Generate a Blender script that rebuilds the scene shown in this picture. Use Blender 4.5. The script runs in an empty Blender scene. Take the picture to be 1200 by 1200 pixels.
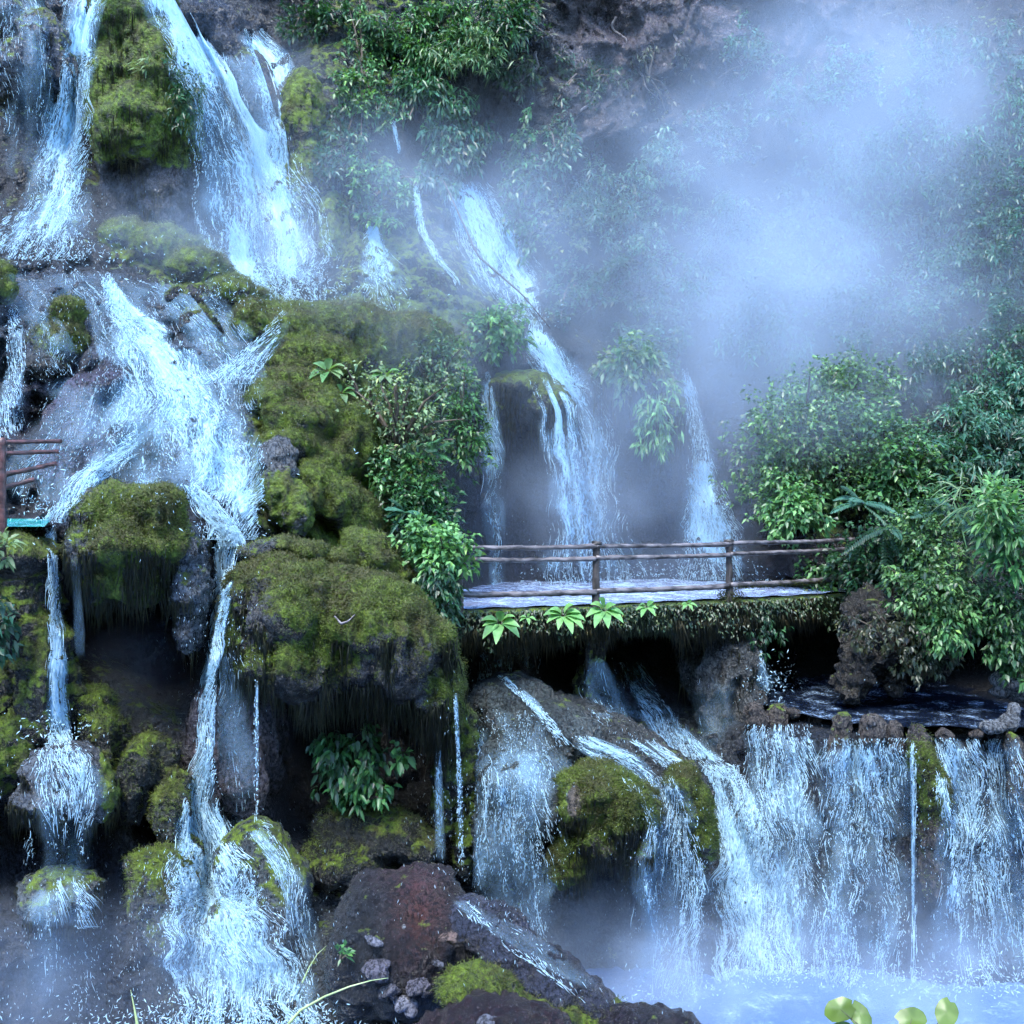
import bpy, bmesh, math, random
import numpy as np
from mathutils import Vector, Matrix
from mathutils.bvhtree import BVHTree

random.seed(7)
RNG = np.random.default_rng(7)
S = bpy.context.scene
COL = S.collection
CZ = 8.0            # camera height above the world origin
F = 1260.0          # focal length in photograph pixels (1200 wide)

# ------------------------------------------------------------------ camera
cam_d = bpy.data.cameras.new('camera')
cam = bpy.data.objects.new('camera', cam_d)
COL.objects.link(cam)
cam.location = (0, 0, CZ)
cam.rotation_euler = (math.radians(90), 0, 0)
cam_d.sensor_width = 36.0
cam_d.lens = 36.0 * F / 1200.0
cam_d.clip_start = 0.1
cam_d.clip_end = 500
S.camera = cam

# ------------------------------------------------------------------ sky and sun
SUN_EL, SUN_AZ = math.radians(60), math.radians(200)     # azimuth measured clockwise from +Y
world = bpy.data.worlds.new('World')
S.world = world
world.use_nodes = True
wn = world.node_tree
wn.nodes.clear()
sky = wn.nodes.new('ShaderNodeTexSky')
sky.sky_type = 'NISHITA'
sky.sun_disc = False
sky.sun_elevation = SUN_EL
sky.sun_rotation = SUN_AZ
sky.altitude = 900
sky.air_density = 1.0
sky.dust_density = 0.4
sky.ozone_density = 5.0
bg = wn.nodes.new('ShaderNodeBackground')
bg.inputs['Strength'].default_value = 0.15
wo = wn.nodes.new('ShaderNodeOutputWorld')
wn.links.new(sky.outputs[0], bg.inputs[0])
wn.links.new(bg.outputs[0], wo.inputs[0])
sun_d = bpy.data.lights.new('sun', 'SUN')
sun_d.energy = 1.2
sun_d.angle = math.radians(25)
sun_d.color = (1.0, 0.98, 0.92)
sun = bpy.data.objects.new('sun', sun_d)
COL.objects.link(sun)
sdir = Vector((math.sin(SUN_AZ) * math.cos(SUN_EL), math.cos(SUN_AZ) * math.cos(SUN_EL), math.sin(SUN_EL)))
sun.rotation_euler = sdir.to_track_quat('Z', 'Y').to_euler()

# ------------------------------------------------------------------ exposure
S.view_settings.view_transform = 'Standard'
S.view_settings.look = 'None'
S.view_settings.exposure = 2.9
S.view_settings.gamma = 1.0
S.view_settings.use_curve_mapping = False
S.cycles.max_bounces = 6
S.cycles.diffuse_bounces = 3
S.cycles.glossy_bounces = 2
S.cycles.transmission_bounces = 3
S.cycles.transparent_max_bounces = 12
S.cycles.volume_bounces = 1
S.cycles.volume_step_rate = 2.5
S.cycles.volume_max_steps = 96
S.cycles.use_denoising = True
S.cycles.use_adaptive_sampling = True
S.cycles.adaptive_threshold = 0.03
S.cycles.caustics_reflective = False
S.cycles.caustics_refractive = False

# ------------------------------------------------------------------ maths helpers
def P(px, py, D):
    """the place that the photograph shows at (px, py) when it lies D metres in front of the camera"""
    return Vector(((px - 600.0) / F * D, D, CZ + (600.0 - py) / F * D))

def _h(ix, iy, iz, seed=0):
    h = (ix.astype(np.int64) * 374761393 + iy.astype(np.int64) * 668265263 + iz.astype(np.int64) * 2147483647 + seed * 1274126177) & 0xffffffff
    h = ((h ^ (h >> 13)) * 1274126177) & 0xffffffff
    h = ((h ^ (h >> 16)) * 2246822519) & 0xffffffff
    return ((h ^ (h >> 15)) & 0xffffff).astype(np.float64) / 0xffffff

def vnoise(x, y, z, seed=0):
    x = np.asarray(x, float); y = np.asarray(y, float) + 0 * x; z = np.asarray(z, float) + 0 * x
    ix, iy, iz = np.floor(x), np.floor(y), np.floor(z)
    fx, fy, fz = x - ix, y - iy, z - iz
    ux, uy, uz = (f * f * f * (f * (f * 6 - 15) + 10) for f in (fx, fy, fz))
    r = 0
    for dx in (0, 1):
        for dy in (0, 1):
            for dz in (0, 1):
                w = (ux if dx else 1 - ux) * (uy if dy else 1 - uy) * (uz if dz else 1 - uz)
                r = r + w * _h(ix + dx, iy + dy, iz + dz, seed)
    return r * 2 - 1

def fbm(x, y, z, octv=4, seed=0, gain=0.5):
    a, s, n = 1.0, 0.0, 0.0
    for o in range(octv):
        f = 2.03 ** o
        s = s + a * vnoise(x * f + 13.1 * o, y * f, z * f, seed + o)
        n += a; a *= gain
    return s / n

def worley(x, y, z, seed=0):
    ix, iy, iz = np.floor(x), np.floor(y), np.floor(z)
    best = np.full(x.shape, 9.0)
    for dx in (-1, 0, 1):
        for dy in (-1, 0, 1):
            for dz in (-1, 0, 1):
                cx, cy, cz = ix + dx, iy + dy, iz + dz
                ax = cx + _h(cx, cy, cz, seed); ay = cy + _h(cx, cy, cz, seed + 1); az = cz + _h(cx, cy, cz, seed + 2)
                best = np.minimum(best, (ax - x) ** 2 + (ay - y) ** 2 + (az - z) ** 2)
    return np.sqrt(best)

def fracture(x, z, seed=0):
    """blocky cells, each with its own set-back and tilt"""
    ix, iz = np.floor(x), np.floor(z); best = np.full(x.shape, 9.0); out = np.zeros(x.shape); o = np.zeros(x.shape)
    for dx in (-1, 0, 1):
        for dz in (-1, 0, 1):
            cx, cz = ix + dx, iz + dz
            ax = cx + _h(cx, cz, o, seed); az = cz + _h(cx, cz, o, seed + 1)
            d = (ax - x) ** 2 + (az - z) ** 2
            v = _h(cx, cz, o, seed + 2) - .5 + (x - ax) * (_h(cx, cz, o, seed + 3) - .5) * 1.8 + (z - az) * (_h(cx, cz, o, seed + 4) - .5) * 1.8
            m = d < best; out = np.where(m, v, out); best = np.where(m, d, best)
    return out

def smooth(a, b, v):
    t = np.clip((v - a) / (b - a), 0, 1)
    return t * t * (3 - 2 * t)

def blur(a, s):
    if s < 0.5: return a
    r = int(3 * s); k = np.exp(-0.5 * (np.arange(-r, r + 1) / s) ** 2); k /= k.sum()
    p = np.pad(a, ((r, r), (r, r)), mode='edge')
    p = np.apply_along_axis(lambda m: np.convolve(m, k, 'valid'), 0, p)
    return np.apply_along_axis(lambda m: np.convolve(m, k, 'valid'), 1, p)

def inpoly(X, Y, poly):
    r = np.zeros(X.shape, bool); n = len(poly)
    for i in range(n):
        x1, y1 = poly[i]; x2, y2 = poly[(i + 1) % n]
        if y1 == y2: continue
        c = ((y1 > Y) != (y2 > Y)) & (X < (x2 - x1) * (Y - y1) / (y2 - y1) + x1)
        r ^= c
    return r

# ------------------------------------------------------------------ object helpers
def tag(o, label=None, cat=None, group=None, kind=None):
    if label: o['label'] = label
    if cat: o['category'] = cat
    if group: o['group'] = group
    if kind: o['kind'] = kind
    return o

def link(name, me, mat=None, parent=None, loc=None):
    o = bpy.data.objects.new(name, me)
    COL.objects.link(o)
    if mat is not None and me is not None and not me.materials: me.materials.append(mat)
    if loc is not None: o.location = loc
    if parent is not None: o.parent = parent
    return o

def empty(name, loc=(0, 0, 0)):
    o = bpy.data.objects.new(name, None); COL.objects.link(o); o.location = loc
    o.empty_display_size = 0.2
    return o

def mesh_np(name, V, faces_flat, counts, smooth_shade=True):
    """V (n,3); faces_flat loop vertex indices; counts: int or array of loop totals"""
    V = np.ascontiguousarray(V, np.float32)
    L = np.ascontiguousarray(faces_flat, np.int32).ravel()
    if np.isscalar(counts):
        nf = len(L) // counts; tot = np.full(nf, counts, np.int32)
    else:
        tot = np.asarray(counts, np.int32); nf = len(tot)
    me = bpy.data.meshes.new(name)
    me.vertices.add(len(V)); me.vertices.foreach_set('co', V.ravel())
    me.loops.add(len(L)); me.loops.foreach_set('vertex_index', L)
    me.polygons.add(nf)
    st = np.zeros(nf, np.int32); st[1:] = np.cumsum(tot)[:-1]
    me.polygons.foreach_set('loop_start', st); me.polygons.foreach_set('loop_total', tot)
    if smooth_shade: me.polygons.foreach_set('use_smooth', np.ones(nf, bool))
    me.update(calc_edges=True)
    return me

def attr_f(me, name, vals):
    a = me.attributes.new(name, 'FLOAT', 'POINT'); a.data.foreach_set('value', np.asarray(vals, np.float32).ravel())

def attr_c(me, name, vals):
    v = np.asarray(vals, np.float32)
    if v.shape[1] == 3: v = np.concatenate([v, np.ones((len(v), 1), np.float32)], 1)
    a = me.attributes.new(name, 'FLOAT_COLOR', 'POINT'); a.data.foreach_set('color', v.ravel())

def get_co(me):
    a = np.empty(len(me.vertices) * 3, np.float32); me.vertices.foreach_get('co', a); return a.reshape(-1, 3).astype(float)

def get_no(me):
    a = np.empty(len(me.vertices) * 3, np.float32); me.vertices.foreach_get('normal', a); return a.reshape(-1, 3).astype(float)

# ------------------------------------------------------------------ materials
class NT:
    def __init__(self, name):
        self.m = bpy.data.materials.new(name); self.m.use_nodes = True
        self.t = self.m.node_tree; self.t.nodes.clear()
        self.out = self.t.nodes.new('ShaderNodeOutputMaterial')
    def n(self, typ, **kw):
        nd = self.t.nodes.new(typ)
        for k, v in kw.items():
            if k.startswith('_'): setattr(nd, k[1:], v)
        return nd
    def l(self, a, b): self.t.links.new(a, b)
    def math(self, op, a, b=None, c=None, clamp=False):
        nd = self.t.nodes.new('ShaderNodeMath'); nd.operation = op; nd.use_clamp = clamp
        for i, v in enumerate((a, b, c)):
            if v is None: continue
            if isinstance(v, (int, float)): nd.inputs[i].default_value = v
            else: self.l(v, nd.inputs[i])
        return nd.outputs[0]
    def mix(self, fac, a, b, mode='MIX'):
        nd = self.t.nodes.new('ShaderNodeMix'); nd.data_type = 'RGBA'; nd.blend_type = mode
        for sk, v in ((0, fac), (6, a), (7, b)):
            if isinstance(v, (int, float)): nd.inputs[sk].default_value = v
            elif isinstance(v, tuple): nd.inputs[sk].default_value = (*v, 1)
            else: self.l(v, nd.inputs[sk])
        return nd.outputs[2]
    def noise(self, vec, scale, detail=4, rough=0.55, dist=0.0):
        nd = self.t.nodes.new('ShaderNodeTexNoise')
        nd.inputs['Scale'].default_value = scale; nd.inputs['Detail'].default_value = detail
        nd.inputs['Roughness'].default_value = rough; nd.inputs['Distortion'].default_value = dist
        self.l(vec, nd.inputs['Vector']); return nd.outputs[0]
    def vor(self, vec, scale, feat='F1'):
        nd = self.t.nodes.new('ShaderNodeTexVoronoi'); nd.feature = feat
        nd.inputs['Scale'].default_value = scale; self.l(vec, nd.inputs['Vector']); return nd.outputs[0]
    def ramp(self, v, a, b):
        nd = self.t.nodes.new('ShaderNodeMapRange'); nd.interpolation_type = 'SMOOTHSTEP'
        self.l(v, nd.inputs[0]); nd.inputs[1].default_value = a; nd.inputs[2].default_value = b
        return nd.outputs[0]
    def scale(self, vec, s):
        nd = self.t.nodes.new('ShaderNodeVectorMath'); nd.operation = 'MULTIPLY'
        self.l(vec, nd.inputs[0]); nd.inputs[1].default_value = s; return nd.outputs[0]
    def attr(self, name, out='Fac'):
        nd = self.t.nodes.new('ShaderNodeAttribute'); nd.attribute_name = name; return nd.outputs[out]
    def bump(self, h, strength=0.5, dist=0.05, normal=None):
        nd = self.t.nodes.new('ShaderNodeBump'); nd.inputs['Strength'].default_value = strength
        nd.inputs['Distance'].default_value = dist; self.l(h, nd.inputs['Height'])
        if normal is not None: self.l(normal, nd.inputs['Normal'])
        return nd.outputs[0]

def mat_rock():
    T = NT('mossy_tufa_rock')
    pos = T.n('ShaderNodeTexCoord').outputs['Object']
    geo = T.n('ShaderNodeNewGeometry')
    sep = T.n('ShaderNodeSeparateXYZ'); T.l(geo.outputs['Normal'], sep.inputs[0])
    n1 = T.noise(pos, 1.3, 6, 0.6)
    n2 = T.noise(pos, 7.0, 5, 0.65)
    n3 = T.noise(T.scale(pos, (34, 34, 9)), 1.0, 4, 0.7)
    n4 = T.noise(pos, 60.0, 3, 0.7)
    vo = T.vor(pos, 16.0)
    tint = T.attr('tint', 'Color')
    rock = T.mix(T.ramp(n2, 0.3, 0.7), T.mix(0.65, (0, 0, 0), tint), tint)
    n5 = T.noise(T.scale(pos, (1, 1, .55)), 22.0, 5, 0.75)
    rock = T.mix(T.math('MULTIPLY', T.ramp(n5, 0.56, 0.42), 0.85), rock, (0.010, 0.010, 0.011))
    rock = T.mix(T.math('MULTIPLY', T.ramp(n3, 0.58, 0.75), 0.55), rock, T.mix(0.6, tint, (0.40, 0.40, 0.42)))
    rock = T.mix(T.ramp(n1, 0.55, 0.75), rock, T.mix(0.5, rock, (0.06, 0.045, 0.03)))
    mossA = T.mix(T.ramp(n2, 0.35, 0.68), (0.010, 0.018, 0.002), (0.115, 0.180, 0.010))
    mossB = T.mix(T.ramp(n2, 0.35, 0.7), (0.022, 0.016, 0.006), (0.060, 0.062, 0.010))
    moss = T.mix(T.ramp(n1, 0.50, 0.70), mossA, mossB)
    moss = T.mix(T.math('MULTIPLY', T.ramp(n4, 0.5, 0.75), 0.5), moss, (0.25, 0.32, 0.03))
    moss = T.mix(T.math('MULTIPLY', T.ramp(n4, 0.5, 0.25), 0.6), moss, (0.010, 0.014, 0.002))
    m = T.math('ADD', T.attr('moss'), T.math('MULTIPLY', T.math('SUBTRACT', n2, 0.5), 1.5))
    m = T.math('ADD', m, T.math('MULTIPLY', T.math('SUBTRACT', n1, 0.5), 1.0))
    m = T.math('ADD', m, T.math('MULTIPLY', sep.outputs[2], 0.22))
    mask = T.ramp(m, 0.42, 0.60)
    rock = T.mix(1.0, rock, (0.60, 0.66, 0.70), 'MULTIPLY')
    col = T.mix(mask, rock, moss)
    b = T.n('ShaderNodeBsdfPrincipled')
    T.l(col, b.inputs['Base Color'])
    rr = T.math('ADD', T.math('MULTIPLY', mask, 0.45), T.math('MULTIPLY', n2, 0.36))
    T.l(T.math('MAXIMUM', rr, 0.12), b.inputs['Roughness'])
    b.inputs['Specular IOR Level'].default_value = 0.45
    h = T.math('ADD', T.math('MULTIPLY', n3, 0.5), T.math('MULTIPLY', vo, -0.5))
    h = T.math('ADD', h, T.math('MULTIPLY', n2, 0.9))
    h = T.math('ADD', h, T.math('MULTIPLY', n4, 0.35)); h = T.math('ADD', h, T.math('MULTIPLY', n5, 0.5))
    h = T.math('ADD', h, T.math('MULTIPLY', mask, 0.15))
    T.l(T.bump(h, 0.9, 0.10), b.inputs['Normal'])
    T.l(b.outputs[0], T.out.inputs[0])
    return T.m

def mat_water_sheet():
    T = NT('falling_water_sheet')
    uv = T.n('ShaderNodeUVMap'); uv.uv_map = 'flow'
    v = uv.outputs[0]
    wob = T.n('ShaderNodeTexNoise'); wob.inputs['Scale'].default_value = 3.0; T.l(v, wob.inputs['Vector'])
    off = T.n('ShaderNodeVectorMath'); off.operation = 'SCALE'; off.inputs['Scale'].default_value = 0.22
    T.l(wob.outputs['Color'], off.inputs[0])
    vv = T.n('ShaderNodeVectorMath'); vv.operation = 'ADD'; T.l(v, vv.inputs[0]); T.l(off.outputs[0], vv.inputs[1])
    v2 = vv.outputs[0]
    a = T.noise(T.scale(v2, (22, 2.0, 1)), 1.0, 5, 0.62)
    e = T.vor(T.scale(v2, (9, 4.0, 1)), 1.0, 'DISTANCE_TO_EDGE')
    web = T.ramp(e, 0.13, 0.0)
    f = T.noise(T.scale(v2, (60, 9, 1)), 1.0, 3, 0.6)
    dens = T.attr('dens')
    s = T.math('ADD', T.math('MULTIPLY', a, 0.9), T.math('MULTIPLY', web, 0.10))
    s = T.math('ADD', s, T.math('MULTIPLY', T.math('SUBTRACT', f, 0.5), 0.6))
    s = T.math('ADD', s, T.math('SUBTRACT', T.math('MULTIPLY', dens, 0.75), 0.55))
    big = T.noise(T.scale(v, (3.0, 0.9, 1)), 1.0, 3, 0.5)
    veil = T.math('MULTIPLY', T.math('MULTIPLY', dens, T.ramp(big, 0.2, 0.7)), 0.62)
    al = T.math('MULTIPLY', T.math('MAXIMUM', T.ramp(s, 0.24, 0.66), veil), T.ramp(dens, 0.0, 0.16))
    d = T.n('ShaderNodeBsdfPrincipled')
    d.inputs['Base Color'].default_value = (0.44, 0.72, 0.93, 1); d.inputs['Roughness'].default_value = 0.3
    tl = T.n('ShaderNodeBsdfTranslucent'); tl.inputs[0].default_value = (0.36, 0.70, 0.94, 1)
    mx = T.n('ShaderNodeMixShader'); mx.inputs[0].default_value = 0.35; T.l(d.outputs[0], mx.inputs[1]); T.l(tl.outputs[0], mx.inputs[2])
    T.l(T.bump(s, 0.6, 0.04), d.inputs['Normal'])
    tr = T.n('ShaderNodeBsdfTransparent')
    m2 = T.n('ShaderNodeMixShader'); T.l(al, m2.inputs[0]); T.l(tr.outputs[0], m2.inputs[1]); T.l(mx.outputs[0], m2.inputs[2])
    T.l(m2.outputs[0], T.out.inputs[0])
    return T.m

def mat_strand():
    T = NT('white_water')
    d = T.n('ShaderNodeBsdfPrincipled')
    d.inputs['Base Color'].default_value = (0.62, 0.85, 0.96, 1); d.inputs['Roughness'].default_value = 0.2
    tl = T.n('ShaderNodeBsdfTranslucent'); tl.inputs[0].default_value = (0.60, 0.85, 0.97, 1)
    mx = T.n('ShaderNodeMixShader'); mx.inputs[0].default_value = 0.35; T.l(d.outputs[0], mx.inputs[1]); T.l(tl.outputs[0], mx.inputs[2])
    T.l(mx.outputs[0], T.out.inputs[0])
    return T.m

def mat_pool(name, col, foam=0.3, rough=0.08, spec=0.5):
    T = NT(name)
    pos = T.n('ShaderNodeTexCoord').outputs['Object']
    n = T.noise(T.scale(pos, (1.0, 0.8, 1.0)), 2.2, 5, 0.7, 0.3)
    n2 = T.noise(pos, 18, 5, 0.75)
    f = T.ramp(T.math('ADD', T.math('MULTIPLY', n, 0.6), T.math('MULTIPLY', n2, 0.5)), 0.72 - foam * 0.5, 1.0 - foam * 0.5)
    b = T.n('ShaderNodeBsdfPrincipled')
    T.l(T.mix(f, col, (0.45, 0.64, 0.88)), b.inputs['Base Color'])
    T.l(T.math('ADD', rough, T.math('MULTIPLY', f, 0.4)), b.inputs['Roughness'])
    b.inputs['IOR'].default_value = 1.33; b.inputs['Specular IOR Level'].default_value = spec
    T.l(T.bump(T.math('ADD', n, T.math('MULTIPLY', n2, 0.4)), 0.6, 0.08), b.inputs['Normal'])
    T.l(b.outputs[0], T.out.inputs[0])
    return T.m

def mat_leaf(name, tr=0.35):
    T = NT(name)
    tint = T.attr('tint', 'Color')
    pos = T.n('ShaderNodeTexCoord').outputs['Object']
    n = T.noise(pos, 9.0, 2)
    c = T.mix(T.ramp(n, 0.3, 0.7), T.mix(0.35, tint, (0.0, 0.0, 0.0)), tint)
    d = T.n('ShaderNodeBsdfPrincipled'); T.l(c, d.inputs['Base Color']); d.inputs['Roughness'].default_value = 0.38
    d.inputs['Specular IOR Level'].default_value = 0.5
    tl = T.n('ShaderNodeBsdfTranslucent'); T.l(T.mix(1.0, c, (0.9, 1.0, 0.35), 'MULTIPLY'), tl.inputs[0])
    mx = T.n('ShaderNodeMixShader'); mx.inputs[0].default_value = tr
    T.l(d.outputs[0], mx.inputs[1]); T.l(tl.outputs[0], mx.inputs[2]); T.l(mx.outputs[0], T.out.inputs[0])
    return T.m

def mat_plain(name, c1, c2, scale=20, rough=0.6, stretch=(1, 1, 1), bump=0.4, bd=0.01):
    T = NT(name)
    pos = T.n('ShaderNodeTexCoord').outputs['Object']
    n = T.noise(T.scale(pos, stretch), scale, 5, 0.65)
    b = T.n('ShaderNodeBsdfPrincipled'); T.l(T.mix(T.ramp(n, 0.35, 0.65), c1, c2), b.inputs['Base Color'])
    b.inputs['Roughness'].default_value = rough
    T.l(T.bump(n, bump, bd), b.inputs['Normal'])
    T.l(b.outputs[0], T.out.inputs[0])
    return T.m

M_ROCK = mat_rock()
M_SHEET = mat_water_sheet()
M_STRAND = mat_strand()
M_LEAF = mat_leaf('green_leaf')
M_TUFT = mat_leaf('moss_blade', 0.25)
M_BARK = mat_plain('bark', (0.035, 0.025, 0.018), (0.11, 0.085, 0.06), 30, 0.8, (1, 1, 0.3))

# ------------------------------------------------------------------ the cliff
XS = np.arange(-210, 1411, 3.0)
YS = np.arange(-160, 1331, 3.0)
GX, GY = np.meshgrid(XS, YS)
cols = [-210, 0, 100, 200, 300, 400, 500, 600, 700, 800, 900, 1000, 1100, 1200, 1410]
rows = {
 -160: [26, 25.5, 25.5, 26, 26.5, 27, 27.5, 28, 29, 29.5, 30, 30, 30, 30, 29],
 0:    [24, 24, 24.3, 25, 26, 26, 26.5, 27, 28, 28, 28, 29, 29, 28, 27],
 100:  [23, 23.2, 23.8, 24.5, 25.3, 24.6, 25.5, 26.5, 27.5, 28, 28, 28, 28, 27, 25],
 200:  [22, 22.3, 23, 24, 24.6, 24.1, 25, 26, 27, 27.5, 27.5, 27.5, 27, 26, 24],
 300:  [20.5, 21, 21.2, 22.4, 23.6, 23.6, 24.2, 25.5, 26.5, 27, 27, 27, 26, 25, 23],
 355:  [19.6, 20, 20.2, 20.6, 21.6, 22.6, 23.6, 25, 26.2, 26.5, 26.5, 26, 25.5, 24.5, 22.5],
 400:  [19, 19.3, 19.5, 19.8, 20.3, 21.2, 22.5, 24.5, 25.5, 26, 26, 25.5, 25, 24, 22],
 500:  [18, 18.2, 18.3, 18.3, 18.8, 19.6, 21.0, 24.4, 25, 25.2, 24.8, 24, 23, 22, 21],
 600:  [17, 17, 16.9, 17, 17.6, 18.6, 20, 24.2, 24.8, 25, 24, 22.5, 21.5, 21, 20],
 650:  [16.9, 16.9, 17.5, 17.4, 17.4, 18.3, 20, 24.2, 24.8, 25, 24, 22.5, 21.3, 20.5, 19.5],
 700:  [16.7, 16.8, 18.3, 17.6, 17.5, 18.3, 20, 24, 24.5, 25, 24.4, 22.5, 21, 20, 19],
 730:  [16.6, 16.8, 18.6, 18, 17.6, 18.4, 20, 21.3, 22.5, 23, 24, 23, 21.5, 20.5, 19],
 780:  [16.4, 16.6, 18.3, 18.2, 17.8, 18.6, 19.5, 20.3, 21.6, 22, 23.5, 24, 23, 21.5, 19],
 800:  [16.2, 16.5, 17.6, 18.0, 17.8, 18.7, 19.3, 19.8, 20.6, 21.5, 22.6, 23, 22.5, 21, 18.5],
 820:  [16, 16.3, 17.2, 17.8, 17.8, 18.8, 19.2, 19.4, 20.1, 20.8, 20.6, 20.6, 20.4, 20, 18],
 850:  [15.8, 16.2, 16.9, 17.5, 17.8, 18.8, 19.1, 19.0, 19.5, 20.0, 18.6, 17.9, 17.9, 17.9, 17.2],
 900:  [15.6, 16.0, 16.6, 17.0, 17.5, 18.5, 18.9, 18.6, 18.9, 19.2, 18.4, 17.8, 17.7, 17.8, 17.0],
 1000: [15.2, 15.6, 16.2, 16.2, 16.6, 17.2, 18.2, 18.2, 18.6, 18.6, 18.2, 17.7, 17.6, 17.7, 16.8],
 1100: [14.8, 15.2, 15.8, 15.4, 15.4, 15.2, 16.2, 17.6, 18.2, 18.2, 18.1, 17.8, 17.6, 17.6, 16.6],
 1200: [14.4, 14.8, 15.2, 14.6, 14.4, 14.2, 14.6, 16.6, 17.6, 17.6, 17.6, 17.6, 17.4, 17.2, 16.2],
 1330: [13.8, 14.2, 14.6, 14.0, 13.6, 13.2, 13.4, 15.0, 16.0, 16.0, 16.0, 16.0, 16.0, 16.0, 15.5],
}
ry = np.array(sorted(rows)); tab = np.array([rows[k] for k in sorted(rows)], float)
tmp = np.array([np.interp(XS, cols, r) for r in tab])
GD = np.array([np.interp(YS, ry, tmp[:, i]) for i in range(len(XS))]).T
GD = blur(GD, 4)
MOSS = np.full(GD.shape, 0.1)
TINT = np.zeros(GD.shape + (3,)); TINT[:] = (0.09, 0.095, 0.10)

def patch(poly, dD=None, D=None, feather=12, moss=None, tint=None):
    global GD, MOSS, TINT
    m = blur(inpoly(GX, GY, poly).astype(float), feather / 3.0)
    if dD is not None: GD = GD + dD * m
    if D is not None: GD = GD * (1 - m) + D * m
    if moss is not None: MOSS = MOSS * (1 - m) + moss * m
    if tint is not None: TINT = TINT * (1 - m[..., None]) + np.array(tint) * m[..., None]

def ell(cx, cy, rx, ry_, n=20):
    return [(cx + rx * math.cos(6.2832 * i / n), cy + ry_ * math.sin(6.2832 * i / n)) for i in range(n)]

# colours and moss of the cliff: general regions first
patch([(-300, -300), (1500, -300), (1500, 300), (-300, 300)], moss=0.15, tint=(0.09, 0.08, 0.08), feather=40)
patch([(600, -300), (1040, -300), (980, 260), (640, 230)], moss=-0.05, tint=(0.15, 0.105, 0.105), feather=30)
patch([(330, -300), (660, -300), (640, 380), (400, 380)], moss=0.35, tint=(0.07, 0.075, 0.07), feather=30)
patch([(700, 150), (1500, 100), (1500, 700), (900, 700), (860, 420), (700, 400)], moss=0.12, tint=(0.035, 0.045, 0.035), feather=40)
# upper falls chute and boulders beside it
patch([(150, -60), (330, 30), (380, 200), (390, 350), (230, 350), (215, 150)], dD=0.5, feather=25, moss=-0.3, tint=(0.12, 0.13, 0.16))
patch(ell(352, 190, 30, 130), dD=-1.0, feather=25, moss=0.75, tint=(0.14, 0.14, 0.12))
patch(ell(255, 20, 45, 30), dD=-0.6, feather=16, moss=0.4)
patch([(480, 120), (530, 120), (530, 220), (490, 220)], dD=0.8, feather=18, moss=-0.4)
patch([(560, 100), (600, 90), (640, 330), (590, 360), (555, 210)], dD=1.2, feather=20, moss=-0.5, tint=(0.08, 0.08, 0.1))
patch([(400, 250), (560, 330), (620, 380), (600, 420), (400, 370)], dD=-0.5, feather=20, moss=0.5)
# slope of the big cascade
patch([(0, 300), (330, 350), (300, 640), (0, 640)], moss=-0.15, tint=(0.12, 0.13, 0.16), feather=14)
patch([(20, 430), (150, 430), (110, 590), (10, 600)], moss=-0.5, tint=(0.13, 0.11, 0.15), feather=14)
patch([(30, 468), (75, 462), (78, 500), (25, 512)], dD=0.9, feather=10, tint=(0.05, 0.04, 0.04))
patch([(0, 520), (60, 520), (70, 612), (0, 612)], dD=0.4, feather=10, tint=(0.06, 0.06, 0.07))
patch([(150, 262), (240, 270), (330, 350), (270, 360), (130, 305)], dD=-0.5, feather=14, moss=0.75)
for poly, d in (([(90, 445), (160, 430), (230, 436), (300, 455), (300, 475), (90, 470)], -.3), ([(60, 585), (120, 558), (215, 560), (215, 580), (60, 610)], -.35), ([(215, 470), (300, 500), (300, 520), (215, 500)], -.25)):
    patch(poly, dD=d, feather=36)
# green flank right of the cascade
patch([(270, 345), (560, 370), (560, 700), (420, 700), (300, 620), (290, 470), (330, 420)], moss=0.85, tint=(0.12, 0.12, 0.10), feather=16)
patch([(480, 470), (560, 440), (560, 700), (500, 700)], dD=0.8, moss=0.2, tint=(0.06, 0.06, 0.05), feather=20)
# cave wall behind the bridge
patch([(550, 430), (900, 430), (900, 700), (550, 700)], moss=-0.6, tint=(0.07, 0.075, 0.11), feather=20)
patch([(560, 470), (650, 470), (650, 690), (560, 690)], dD=1.0, feather=18)
patch([(720, 470), (800, 470), (800, 690), (720, 690)], dD=0.9, feather=18)
# left: the dark hollow and its foot
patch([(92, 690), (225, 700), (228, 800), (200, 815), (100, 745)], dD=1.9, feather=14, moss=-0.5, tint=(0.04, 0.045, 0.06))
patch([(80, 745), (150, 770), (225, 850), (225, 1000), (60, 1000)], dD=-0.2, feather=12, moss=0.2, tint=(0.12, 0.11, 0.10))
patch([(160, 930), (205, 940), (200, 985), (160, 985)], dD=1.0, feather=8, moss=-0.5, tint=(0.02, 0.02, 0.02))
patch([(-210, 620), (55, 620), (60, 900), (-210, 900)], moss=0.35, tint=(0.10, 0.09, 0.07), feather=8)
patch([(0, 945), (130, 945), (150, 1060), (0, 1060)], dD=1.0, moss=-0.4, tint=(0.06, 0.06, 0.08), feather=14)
patch([(-210, 1000), (180, 1000), (180, 1330), (-210, 1330)], moss=-0.2, tint=(0.08, 0.085, 0.11), feather=20)
# under the great overhang
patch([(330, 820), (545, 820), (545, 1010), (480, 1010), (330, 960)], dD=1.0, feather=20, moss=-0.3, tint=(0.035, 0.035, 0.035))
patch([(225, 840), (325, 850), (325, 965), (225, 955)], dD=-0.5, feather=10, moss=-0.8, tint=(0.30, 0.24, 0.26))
patch([(370, 930), (510, 950), (520, 1040), (400, 1040)], moss=0.15, tint=(0.07, 0.07, 0.05), feather=18)
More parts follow.
